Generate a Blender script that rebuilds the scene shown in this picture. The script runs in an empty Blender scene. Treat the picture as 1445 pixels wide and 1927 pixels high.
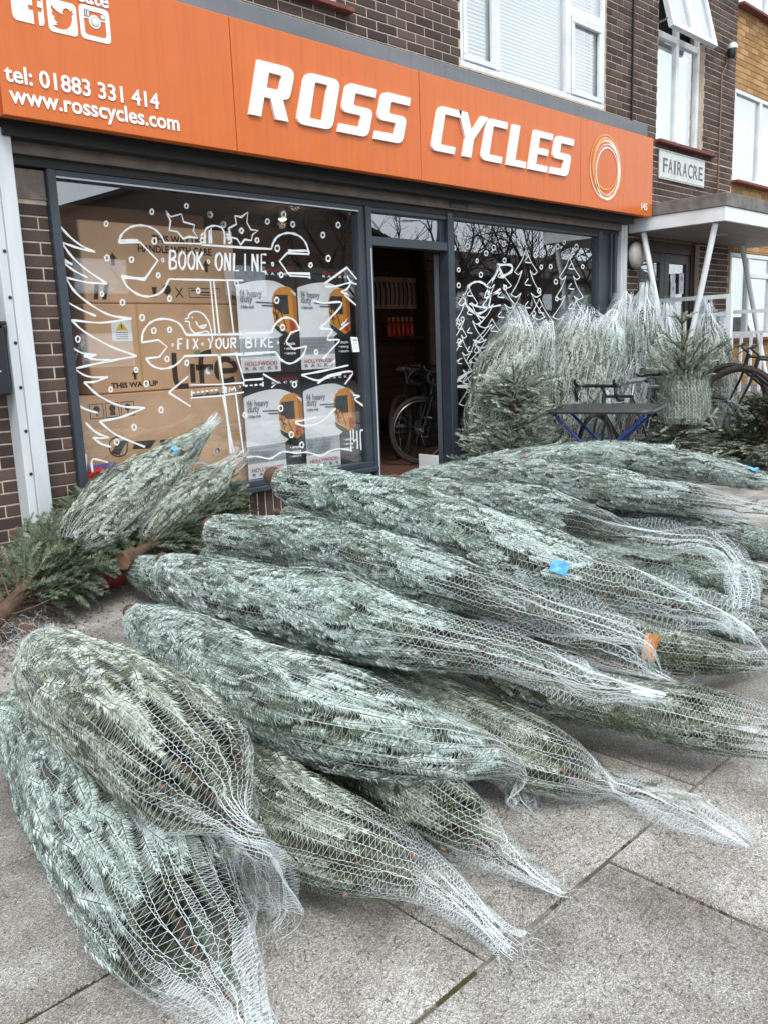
import bpy, math, random
import numpy as np
from mathutils import Vector, Matrix
random.seed(7); rng = np.random.default_rng(7)
SC = bpy.context.scene
COL = SC.collection
# ------------------------------------------------------------------ camera
YAW, PITCH, ROLL, FPX = 0.774348382, 0.193512282, 0.0378709293, 1590.65851   # focal length in pixels of a 1445 x 1927 frame
CX, CY, CAMH = 722.5, 963.5, 1.4
_f = np.array([math.sin(YAW)*math.cos(PITCH), math.cos(YAW)*math.cos(PITCH), -math.sin(PITCH)])
_r = np.array([math.cos(YAW), -math.sin(YAW), 0.0]); _d = np.cross(_f, _r)
_r2 = _r*math.cos(ROLL)+_d*math.sin(ROLL); _d2 = -_r*math.sin(ROLL)+_d*math.cos(ROLL)
RM = np.array([_r2, _d2, _f])
CAMP = np.array([0, 0, CAMH])
cam_data = bpy.data.cameras.new('camera'); cam = bpy.data.objects.new('camera', cam_data); COL.objects.link(cam)
cam.matrix_world = Matrix(((_r2[0], -_d2[0], -_f[0], 0), (_r2[1], -_d2[1], -_f[1], 0), (_r2[2], -_d2[2], -_f[2], CAMH), (0, 0, 0, 1)))
cam_data.sensor_fit = 'VERTICAL'; cam_data.sensor_height = 24.0; cam_data.lens = FPX/1927*24.0
cam_data.clip_start = 0.05; cam_data.clip_end = 600
SC.camera = cam
# ------------------------------------------------------------------ sky, sun, exposure
SUN_EL, SUN_AZ = math.radians(52), math.radians(212)      # compass-like: measured from +Y towards +X
W = bpy.data.worlds.new('World'); SC.world = W; W.use_nodes = True
nt = W.node_tree; nt.nodes.clear()
wo = nt.nodes.new('ShaderNodeOutputWorld'); bg = nt.nodes.new('ShaderNodeBackground')
sky = nt.nodes.new('ShaderNodeTexSky'); sky.sky_type = 'NISHITA'; sky.sun_disc = False
sky.sun_elevation = SUN_EL; sky.sun_rotation = SUN_AZ; sky.air_density = 1.0; sky.dust_density = 2.5; sky.ozone_density = 1.0
tc = nt.nodes.new('ShaderNodeTexCoord'); mp = nt.nodes.new('ShaderNodeMapping'); mp.inputs['Scale'].default_value = (1, 1, 2.6)
cn = nt.nodes.new('ShaderNodeTexNoise'); cn.inputs['Scale'].default_value = 2.2; cn.inputs['Detail'].default_value = 7
cr = nt.nodes.new('ShaderNodeValToRGB'); cr.color_ramp.elements[0].position = .25; cr.color_ramp.elements[1].position = .60
cr.color_ramp.elements[0].color = (.74, .74, .74, 1); cr.color_ramp.elements[1].color = (1, 1, 1, 1)
mx = nt.nodes.new('ShaderNodeMixRGB'); mx.inputs[2].default_value = (14.5, 15.6, 16.6, 1)
L = nt.links.new
L(tc.outputs['Generated'], mp.inputs['Vector']); L(mp.outputs['Vector'], cn.inputs['Vector']); L(cn.outputs['Fac'], cr.inputs['Fac'])
L(cr.outputs['Color'], mx.inputs[0]); L(sky.outputs['Color'], mx.inputs[1]); L(mx.outputs['Color'], bg.inputs['Color'])
bg.inputs['Strength'].default_value = 0.07
L(bg.outputs['Background'], wo.inputs['Surface'])
sl = bpy.data.lights.new('sun', 'SUN'); sl.energy = 1.5; sl.angle = math.radians(18); sl.color = (1.0, .96, .90)
sun = bpy.data.objects.new('sun', sl); COL.objects.link(sun)
_sd = Vector((math.sin(SUN_AZ)*math.cos(SUN_EL), math.cos(SUN_AZ)*math.cos(SUN_EL), math.sin(SUN_EL)))
sun.rotation_euler = _sd.to_track_quat('Z', 'Y').to_euler(); sun.location = (-3, -6, 12)
VS = SC.view_settings; VS.view_transform = 'Standard'; VS.look = 'None'; VS.exposure = 0.68; VS.gamma = 1.0; VS.use_curve_mapping = False
SC.display_settings.display_device = 'sRGB'

# ------------------------------------------------------------------ sight lines into the place
def ray(x, y): return RM.T @ np.array([(x-CX)/FPX, (y-CY)/FPX, 1.0])
def atY(x, y, Y):
    d = ray(x, y); return CAMP + d*(Y/d[1])
def atZ(x, y, Z):
    d = ray(x, y); return CAMP + d*((Z-CAMH)/d[2])
def atX(x, y, X):
    d = ray(x, y); return CAMP + d*(X/d[0])
def depth(P): return float(RM[2] @ (np.asarray(P)-CAMP))
def proj(P):
    v = RM @ (np.asarray(P, float)-CAMP); return v[0]/v[2]*FPX+CX, v[1]/v[2]*FPX+CY
FY = 5.28          # the shop front's plane

# ------------------------------------------------------------------ objects
ORG = {}
def link(o, parent=None):
    COL.objects.link(o)
    if parent is not None:
        o.parent = parent; ORG[o.name] = ORG[parent.name]
    return o
def tag(o, label=None, cat=None, group=None, kind=None):
    if label: o['label'] = label
    if cat: o['category'] = cat
    if group: o['group'] = group
    if kind: o['kind'] = kind
    return o
def thing(name, label, cat, loc=(0, 0, 0), group=None, rotz=0.0, local=False):
    o = bpy.data.objects.new(name, None); COL.objects.link(o); o.location = loc; o.rotation_euler = (0, 0, rotz)
    o.empty_display_size = .1
    ORG[o.name] = np.zeros(3) if local else np.array(loc, float)
    return tag(o, label, cat, group)
def make_mesh(name, V, F, mat, tone=None, smooth=False):
    me = bpy.data.meshes.new(name)
    V = np.asarray(V, np.float32).reshape(-1, 3)
    if isinstance(F, np.ndarray):
        n, k = F.shape
        me.vertices.add(len(V)); me.vertices.foreach_set('co', V.ravel())
        me.loops.add(n*k); me.loops.foreach_set('vertex_index', F.astype(np.int32).ravel())
        me.polygons.add(n); me.polygons.foreach_set('loop_start', np.arange(0, n*k, k, dtype=np.int32))
        me.update(calc_edges=True)
    else:
        me.from_pydata(V.tolist(), [], F); me.update()
    if tone is not None:
        a = me.attributes.new('tone', 'FLOAT', 'FACE'); a.data.foreach_set('value', np.asarray(tone, np.float32))
    if smooth: me.polygons.foreach_set('use_smooth', np.ones(len(me.polygons), bool))
    me.materials.append(mat)
    return me
def add(name, V, F, mat, parent=None, tone=None, smooth=False, org=None):
    V = np.asarray(V, float).reshape(-1, 3)
    o0 = ORG[parent.name] if parent is not None else (np.zeros(3) if org is None else np.asarray(org, float))
    o = bpy.data.objects.new(name, make_mesh(name, V-o0, F, mat, tone, smooth))
    link(o, parent)
    if parent is None:
        o.location = tuple(o0); ORG[o.name] = o0
    return o

def unit(v):
    v = np.asarray(v, float); return v/max(1e-9, np.linalg.norm(v))
class MB:
    def __init__(s): s.V = []; s.F = []; s.n = 0; s.S = False
    def addm(s, V, F):
        s.V.extend([tuple(map(float, v)) for v in V]); s.F.extend([[i+s.n for i in f] for f in F]); s.n = len(s.V); return s
    def box(s, a, b):
        x0, y0, z0 = a; x1, y1, z1 = b
        return s.addm([(x0,y0,z0),(x1,y0,z0),(x1,y1,z0),(x0,y1,z0),(x0,y0,z1),(x1,y0,z1),(x1,y1,z1),(x0,y1,z1)],
                      [(0,3,2,1),(4,5,6,7),(0,1,5,4),(1,2,6,5),(2,3,7,6),(3,0,4,7)])
    def bbox(s, a, b, c=.006):      # box with chamfered edges
        x0,y0,z0 = a; x1,y1,z1 = b; V = []; 
        for (zz, i) in ((z0, c), (z0+c, 0), (z1-c, 0), (z1, c)):
            q = c
            if i: ring = [(x0+q,y0+q),(x1-q,y0+q),(x1-q,y1-q),(x0+q,y1-q)]; ring = [p for p in ring for _ in (0,1)]
            else: ring = [(x0,y0+q),(x0+q,y0),(x1-q,y0),(x1,y0+q),(x1,y1-q),(x1-q,y1),(x0+q,y1),(x0,y1-q)]
            if i: ring = [(x0+q,y0+q),(x0+q+1e-5,y0+q),(x1-q-1e-5,y0+q),(x1-q,y0+q),(x1-q,y1-q),(x1-q-1e-5,y1-q),(x0+q+1e-5,y1-q),(x0+q,y1-q)]
            V += [(px,py,zz) for px,py in ring]
        F = [tuple(range(7,-1,-1)), tuple(range(24,32))]
        for k in range(3):
            for j in range(8):
                F.append((k*8+j, k*8+(j+1)%8, k*8+8+(j+1)%8, k*8+8+j))
        return s.addm(V, F)
    def obox(s, c, ax, ay, az):      # centre and three half-axis vectors
        c = np.array(c); ax, ay, az = map(np.array, (ax, ay, az))
        V = [c+i*ax+j*ay+k*az for k in (-1,1) for i,j in ((-1,-1),(1,-1),(1,1),(-1,1))]
        return s.addm(V, [(0,3,2,1),(4,5,6,7),(0,1,5,4),(1,2,6,5),(2,3,7,6),(3,0,4,7)])
    def bar(s, a, b, w, h, up=(0,0,1)):
        a = np.array(a, float); b = np.array(b, float); d = unit(b-a); sd = unit(np.cross(d, up)); u = np.cross(sd, d)
        return s.obox((a+b)/2, (b-a)/2, sd*w/2, u*h/2)
    def tube(s, pts, r, n=8, caps=True, closed=False):
        P = np.array(pts, float); m = len(P); R = np.broadcast_to(np.array(r, float), (m,))
        V = []; F = []
        T = np.gradient(P, axis=0) if not closed else (np.roll(P,-1,0)-np.roll(P,1,0))
        T /= np.linalg.norm(T, axis=1)[:,None]+1e-12
        ref = np.array([0,0,1.]) if abs(T[0][2]) < .9 else np.array([1.,0,0])
        u = unit(np.cross(T[0], ref))
        for i in range(m):
            u = unit(u - T[i]*(u@T[i])); w = np.cross(T[i], u)
            for k in range(n):
                a = 2*math.pi*k/n; V.append(P[i]+R[i]*(math.cos(a)*u+math.sin(a)*w))
        q = m if closed else m-1
        for i in range(q):
            i2 = (i+1) % m
            for k in range(n): F.append((i*n+k, i*n+(k+1)%n, i2*n+(k+1)%n, i2*n+k))
        if caps and not closed: F += [tuple(range(n-1,-1,-1)), tuple(range((m-1)*n, m*n))]
        s.S = True
        return s.addm(V, F)
    def prism(s, poly, y0, y1):     # x,z polygon extruded along y; y0 is the front
        n = len(poly)
        V = [(x,y0,z) for x,z in poly]+[(x,y1,z) for x,z in poly]
        F = [tuple(range(n)), tuple(range(2*n-1,n-1,-1))]+[(i,i+n,(i+1)%n+n,(i+1)%n) for i in range(n)]
        return s.addm(V, F)
    def lathe(s, c, prof, n=20, axis='z'):
        V = []; F = []; m = len(prof)
        for r, z in prof:
            for k in range(n):
                a = 2*math.pi*k/n; p = (r*math.cos(a), r*math.sin(a), z)
                if axis == 'y': p = (p[0], -p[2], p[1])
                V.append((c[0]+p[0], c[1]+p[1], c[2]+p[2]))
        for i in range(m-1):
            for k in range(n): F.append((i*n+k, i*n+(k+1)%n, (i+1)*n+(k+1)%n, (i+1)*n+k))
        F += [tuple(range(n-1,-1,-1)), tuple(range((m-1)*n, m*n))]
        return s.addm(V, F)
    def ribbon(s, pts, w, y=0.0, closed=False):   # stroke in the x,z plane, facing -Y, on plane y
        P = np.array(pts, float); m = len(P)
        W_ = np.broadcast_to(np.array(w, float), (m,))
        if closed: T = np.roll(P,-1,0)-np.roll(P,1,0)
        else: T = np.gradient(P, axis=0)
        T /= np.linalg.norm(T, axis=1)[:,None]+1e-12
        N = np.stack([-T[:,1], T[:,0]], 1)
        V = []
        for i in range(m):
            a = P[i]+N[i]*W_[i]/2; b = P[i]-N[i]*W_[i]/2
            V += [(a[0],y,a[1]),(b[0],y,b[1])]
        q = m if closed else m-1
        F = [(2*i,2*i+1,2*((i+1)%m)+1,2*((i+1)%m)) for i in range(q)]
        return s.addm(V, F)
    def build(s, name, mat, parent=None, smooth=None, org=None):
        o = add(name, s.V, s.F, mat, parent, org=org)
        if smooth or (smooth is None and s.S):
            me = o.data; me.polygons.foreach_set('use_smooth', np.array([len(p.vertices) <= 4 for p in me.polygons], bool))
            try: me.set_sharp_from_angle(angle=math.radians(40))
            except Exception: pass
        return o
def catmull(pts, sub=6, closed=False):
    P = np.array(pts, float)
    if len(P) < 3: 
        return np.array([P[0]+(P[-1]-P[0])*t for t in np.linspace(0,1,sub+1)])
    E = np.vstack([P[-1:],P,P[:2]]) if closed else np.vstack([2*P[0]-P[1],P,2*P[-1]-P[-2]])
    out = []
    for i in range(1, len(E)-2):
        for t in np.arange(sub)/sub:
            p0,p1,p2,p3 = E[i-1],E[i],E[i+1],E[i+2]
            out.append(.5*((2*p1)+(p2-p0)*t+(2*p0-5*p1+4*p2-p3)*t*t+(3*p1-p0-3*p2+p3)*t**3))
    if not closed: out.append(P[-1])
    return np.array(out)

# ------------------------------------------------------------------ materials
def mat(name, col, rough=.7, metal=0.0, col2=None, nscale=8.0, namt=.5, detail=4, bump=None, stretch=None, spec=.5, tone=None, emit=0, rnd=0.0, coat=0):
    m = bpy.data.materials.new(name); m.use_nodes = True; t = m.node_tree; b = t.nodes['Principled BSDF']
    b.inputs['Base Color'].default_value = (*col, 1); b.inputs['Roughness'].default_value = rough; b.inputs['Metallic'].default_value = metal
    b.inputs['Specular IOR Level'].default_value = spec
    if coat: b.inputs['Coat Weight'].default_value = coat
    Lk = t.links.new
    src = None
    def coords(scale):
        c = t.nodes.new('ShaderNodeTexCoord'); p = t.nodes.new('ShaderNodeMapping')
        Lk(c.outputs['Object'], p.inputs['Vector'])
        if stretch: p.inputs['Scale'].default_value = stretch
        n = t.nodes.new('ShaderNodeTexNoise'); n.inputs['Scale'].default_value = scale; n.inputs['Detail'].default_value = detail
        Lk(p.outputs['Vector'], n.inputs['Vector']); return n
    if col2 is not None:
        n = coords(nscale); r = t.nodes.new('ShaderNodeValToRGB')
        r.color_ramp.elements[0].position = .5-.5*namt*.5; r.color_ramp.elements[1].position = .5+.5*namt*.5
        r.color_ramp.elements[0].color = (*col, 1); r.color_ramp.elements[1].color = (*col2, 1)
        Lk(n.outputs['Fac'], r.inputs['Fac']); src = r.outputs['Color']
    if tone is not None:           # a per-face tone picks a colour along a ramp
        a = t.nodes.new('ShaderNodeAttribute'); a.attribute_name = 'tone'; r = t.nodes.new('ShaderNodeValToRGB')
        e = r.color_ramp.elements
        e[0].position, e[0].color = tone[0][0], (*tone[0][1], 1); e[1].position, e[1].color = tone[-1][0], (*tone[-1][1], 1)
        for p_, c_ in tone[1:-1]:
            q = e.new(p_); q.color = (*c_, 1)
        Lk(a.outputs['Fac'], r.inputs['Fac'])
        if src is None: src = r.outputs['Color']
        else:
            q = t.nodes.new('ShaderNodeMixRGB'); q.blend_type = 'MULTIPLY'; q.inputs[0].default_value = .8
            Lk(r.outputs['Color'], q.inputs[1]); Lk(src, q.inputs[2]); src = q.outputs['Color']
    if rnd:
        oi = t.nodes.new('ShaderNodeObjectInfo'); h = t.nodes.new('ShaderNodeHueSaturation')
        mr = t.nodes.new('ShaderNodeMapRange'); mr.inputs[3].default_value = 1-rnd; mr.inputs[4].default_value = 1+rnd
        Lk(oi.outputs['Random'], mr.inputs[0]); Lk(mr.outputs[0], h.inputs['Value'])
        if src is None: h.inputs['Color'].default_value = (*col, 1)
        else: Lk(src, h.inputs['Color'])
        src = h.outputs['Color']
    if src is not None: Lk(src, b.inputs['Base Color'])
    if bump:
        n = coords(bump[0]); bp = t.nodes.new('ShaderNodeBump'); bp.inputs['Strength'].default_value = bump[1]; bp.inputs['Distance'].default_value = bump[2] if len(bump) > 2 else .01
        Lk(n.outputs['Fac'], bp.inputs['Height']); Lk(bp.outputs['Normal'], b.inputs['Normal'])
    if emit:
        b.inputs['Emission Color'].default_value = (*col, 1); b.inputs['Emission Strength'].default_value = emit
    return m
def glass_mat(name, r0=.05, tint=(1,1,1), gain=1.0):
    # thin glass: clear, mirroring more at grazing angles, the same from both sides
    m = bpy.data.materials.new(name); m.use_nodes = True; t = m.node_tree; t.nodes.clear(); Lk = t.links.new
    o = t.nodes.new('ShaderNodeOutputMaterial'); x = t.nodes.new('ShaderNodeMixShader')
    lw = t.nodes.new('ShaderNodeLayerWeight'); lw.inputs['Blend'].default_value = .5
    pw = t.nodes.new('ShaderNodeMath'); pw.operation = 'POWER'; pw.inputs[1].default_value = 3.2
    ml = t.nodes.new('ShaderNodeMath'); ml.operation = 'MULTIPLY_ADD'; ml.inputs[1].default_value = 1-r0; ml.inputs[2].default_value = r0
    tr = t.nodes.new('ShaderNodeBsdfTransparent'); tr.inputs['Color'].default_value = (*tint, 1)
    g = t.nodes.new('ShaderNodeBsdfGlossy'); g.inputs['Roughness'].default_value = 0.004; g.inputs['Color'].default_value = (.95,.98,1,1)
    Lk(lw.outputs['Facing'], pw.inputs[0]); Lk(pw.outputs[0], ml.inputs[0]); Lk(ml.outputs[0], x.inputs[0])
    Lk(tr.outputs[0], x.inputs[1]); Lk(g.outputs[0], x.inputs[2]); Lk(x.outputs[0], o.inputs['Surface'])
    return m
# ================================================================== materials of the place
M_ = dict(
 brick = mat('brown_brick', (1,1,1), .85, tone=[(0,(.040,.026,.022)),(.5,(.075,.050,.043)),(1,(.125,.082,.068))], col2=(.72,.7,.7), nscale=60, namt=.8, bump=(160,.5,.004)),
 ybrick = mat('yellow_brick', (1,1,1), .85, tone=[(0,(.30,.155,.055)),(.5,(.45,.25,.095)),(1,(.55,.34,.15))], col2=(.75,.72,.7), nscale=40, namt=.8, bump=(120,.5,.004)),
 mortar = mat('mortar', (.58,.47,.37), .95, col2=(.46,.37,.29), nscale=20, bump=(90,.5,.004)),
 ymortar = mat('buff_mortar', (.40,.27,.15), .95, col2=(.30,.20,.11), nscale=20, bump=(90,.5,.004)),
 concrete = mat('grey_concrete', (.20,.19,.18), .9, col2=(.13,.125,.12), nscale=9, bump=(60,.4,.006)),
 render = mat('padstone', (.27,.22,.18), .9, col2=(.18,.15,.13), nscale=14, bump=(60,.4,.006)),
 upvc = mat('white_plastic_frame', (.74,.77,.79), .35, col2=(.64,.67,.69), nscale=5),
 white = mat('white_paint', (.80,.84,.86), .45, col2=(.72,.76,.78), nscale=6),
 grey_al = mat('grey_aluminium', (.62,.66,.69), .45, col2=(.52,.56,.59), nscale=7, stretch=(1,1,.15)),
 dark_al = mat('anthracite_frame', (.043,.056,.072), .42, col2=(.034,.045,.060), nscale=5),
 black = mat('black_soffit', (.012,.012,.013), .6),
 rail = mat('bronze_rail', (.16,.125,.105), .5, metal=.3, col2=(.11,.09,.075), nscale=10),
 lead = mat('grey_capping', (.17,.19,.205), .6, col2=(.13,.145,.16), nscale=3, stretch=(.3,1,1)),
 orange = mat('orange_sign_panel', (.64,.135,.014), .30, col2=(.57,.138,.026), nscale=5, namt=1.6, stretch=(3.2,1,.16), detail=5, spec=.5),
 letter = mat('white_acrylic', (.82,.86,.88), .3),
 lip = mat('letter_edge', (.45,.48,.5), .5),
 ringw = mat('pale_ring', (.82,.84,.86), .4), ringy = mat('yellow_ring', (.85,.42,.05), .4), ringo = mat('amber_ring', (.80,.30,.04), .4),
 tile = mat('red_sill_tile', (.22,.058,.042), .7, col2=(.14,.04,.032), nscale=16, bump=(50,.3)),
 blind = mat('pale_blind', (.78,.81,.83), .6), curtain = mat('pale_curtain', (.62,.68,.65), .8),
 brown_door = mat('dark_brown_door', (.028,.017,.013), .35),
 plaque = mat('pale_plaque', (.66,.69,.67), .6, col2=(.54,.57,.56), nscale=12), plaque_text = mat('grey_letters', (.12,.14,.145), .6),
 cable = mat('copper_pipe', (.22,.12,.09), .5), black_pl = mat('black_plastic', (.014,.015,.017), .4), dull = mat('dark_grey_box', (.02,.022,.025), .35),
 slab = None,
 joint = mat('slab_joint', (.30,.275,.24), .95, col2=(.085,.075,.05), nscale=5, namt=.5, bump=(70,.8,.01)),
 asphalt = mat('asphalt', (.06,.06,.062), .9, col2=(.045,.045,.046), nscale=30, bump=(200,.4,.004)),
 paint = mat('window_paint', (.72,.76,.78), .8),
 card = mat('cardboard', (.74,.48,.29), .8, col2=(.64,.41,.245), nscale=4), card_shaded = mat('shaded_cardboard', (.36,.20,.115), .8, col2=(.30,.165,.09), nscale=4),  # the second is the same board with shade put into its colour
 ink = mat('brown_ink', (.035,.022,.016), .8), tape = mat('yellow_strap', (.62,.38,.10), .5),
 paper = mat('white_paper', (.86,.89,.91), .6), blackp = mat('black_print', (.012,.012,.014), .4), greyp = mat('grey_print', (.36,.41,.43), .5),
 vanp = mat('amber_print', (.72,.30,.03), .45), vand = mat('dark_amber_print', (.46,.17,.02), .45), redp = mat('red_print', (.50,.03,.035), .45), inkg = mat('grey_text', (.22,.24,.26), .6),
 glassp = mat('smoke_print', (.035,.038,.04), .35), leafp = mat('green_print', (.20,.32,.14), .6), yelp = mat('yellow_print', (.80,.50,.04), .5),
 floorw = mat('wood_floor', (.14,.065,.04), .65, col2=(.09,.042,.027), nscale=6, stretch=(.25,3,1)),
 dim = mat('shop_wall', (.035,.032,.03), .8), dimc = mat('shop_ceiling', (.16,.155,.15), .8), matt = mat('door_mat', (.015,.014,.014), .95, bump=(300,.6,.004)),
 shelf = mat('slatwall', (.085,.040,.024), .6), pack = mat('product_card', (.62,.34,.24), .6, rnd=.3), packd = mat('product_dark', (.02,.02,.022), .5), bottle = mat('red_bottle', (.50,.035,.015), .25), cap = mat('amber_cap', (.55,.24,.09), .4),
 tyre = mat('tyre_rubber', (.035,.026,.022), .8, bump=(120,.5,.004)), rim = mat('rim_alloy', (.16,.17,.18), .3, metal=.8), bikeblk = mat('black_frame_paint', (.012,.012,.014), .3), bikewht = mat('white_frame_paint', (.6,.64,.66), .3), chrome = mat('steel', (.5,.52,.54), .25, metal=.9), saddle = mat('grey_saddle', (.16,.17,.19), .5),
 blue = mat('blue_leg_paint', (.022,.050,.22), .4), ttop = mat('black_slats', (.030,.031,.034), .38, col2=(.055,.056,.06), nscale=9, stretch=(1,6,1)),
 lampg = mat('frosted_lamp_glass', (.52,.51,.47), .35, col2=(.34,.31,.26), nscale=7, namt=.6, stretch=(1,1,.3)),
 bark = mat('fir_bark', (.125,.072,.045), .9, col2=(.066,.040,.027), nscale=14, stretch=(1,1,1), bump=(60,.8,.01)), cutwood = mat('sawn_wood', (.27,.145,.09), .85, col2=(.15,.08,.05), nscale=12),
 core = mat('shaded_inner_branches', (.012,.014,.008), .95, col2=(.034,.030,.018), nscale=30, namt=.5, bump=(50,1,.02)),
 net = mat('white_netting', (.68,.75,.77), .55), tagb = mat('blue_tag', (.10,.36,.72), .5), tago = mat('orange_tag', (.60,.22,.03), .6),
 redbag = mat('red_mesh_bag', (.48,.045,.050), .6, col2=(.34,.026,.032), nscale=18, stretch=(1,1,.3), bump=(40,.8,.02)),
 soil = mat('brown_soil', (.085,.055,.038), .95, col2=(.20,.16,.13), nscale=14, namt=.7, bump=(40,1,.03)),
 needle_brown = mat('dry_needles', (.09,.055,.03), .9), moss = mat('moss', (.050,.048,.018), .95),
 redrim = mat('red_plastic', (.70,.02,.012), .35), purple = mat('violet_strip', (.22,.20,.62), .4), bulb = mat('shop_bulb', (1,.84,.62), .4, emit=5),
 roofo = mat('dark_roof', (.055,.042,.038), .9), walls_o = mat('opposite_wall', (.10,.075,.062), .9), twig = mat('bare_twig', (.055,.040,.032), .9), hedge = mat('dark_hedge', (.014,.016,.010), .95),
)
# silver-backed fir needles: brown stems, dark upper sides, pale undersides
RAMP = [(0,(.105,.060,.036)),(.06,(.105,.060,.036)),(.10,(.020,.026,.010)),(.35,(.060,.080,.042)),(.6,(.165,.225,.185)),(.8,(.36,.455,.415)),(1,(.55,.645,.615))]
M_['needle'] = mat('netted_fir_needles', (1,1,1), .6, tone=RAMP, spec=.35)
M_['needle_w'] = mat('warm_fir_needles', (1,1,1), .6, tone=[(0,(.105,.060,.036)),(.06,(.105,.060,.036)),(.10,(.020,.024,.008)),(.35,(.058,.074,.030)),(.6,(.16,.19,.13)),(.8,(.325,.38,.31)),(1,(.53,.595,.53))], spec=.35)
M_['needle_g'] = mat('open_fir_needles', (1,1,1), .5, tone=[(0,(.105,.060,.036)),(.06,(.105,.060,.036)),(.10,(.014,.022,.010)),(.4,(.040,.062,.030)),(.7,(.11,.15,.09)),(1,(.30,.37,.29))], spec=.4)
# rain streaks and grime on the sign's paint
def streaks(m):
    t = m.node_tree; b = t.nodes['Principled BSDF']; Lk = t.links.new; src = b.inputs['Base Color'].links[0].from_socket
    c = t.nodes.new('ShaderNodeTexCoord'); p = t.nodes.new('ShaderNodeMapping'); p.inputs['Scale'].default_value = (9, 1, .5); n = t.nodes.new('ShaderNodeTexNoise'); n.inputs['Scale'].default_value = 2.2; n.inputs['Detail'].default_value = 6
    r = t.nodes.new('ShaderNodeValToRGB'); r.color_ramp.elements[0].position = .33; r.color_ramp.elements[0].color = (.72,.70,.70,1); r.color_ramp.elements[1].position = .55; r.color_ramp.elements[1].color = (1,1,1,1)
    x = t.nodes.new('ShaderNodeMixRGB'); x.blend_type = 'MULTIPLY'; x.inputs[0].default_value = .30
    Lk(c.outputs['Object'], p.inputs['Vector']); Lk(p.outputs['Vector'], n.inputs['Vector']); Lk(n.outputs['Fac'], r.inputs['Fac']); Lk(src, x.inputs[1]); Lk(r.outputs['Color'], x.inputs[2]); Lk(x.outputs[0], b.inputs['Base Color'])
    n2 = t.nodes.new('ShaderNodeTexNoise'); n2.inputs['Scale'].default_value = 3; Lk(c.outputs['Object'], n2.inputs['Vector']); bp = t.nodes.new('ShaderNodeBump'); bp.inputs['Strength'].default_value = .12; bp.inputs['Distance'].default_value = .05; Lk(n2.outputs['Fac'], bp.inputs['Height']); Lk(bp.outputs[0], b.inputs['Normal'])
streaks(M_['orange']); streaks(M_['white']); streaks(M_['lead'])
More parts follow.
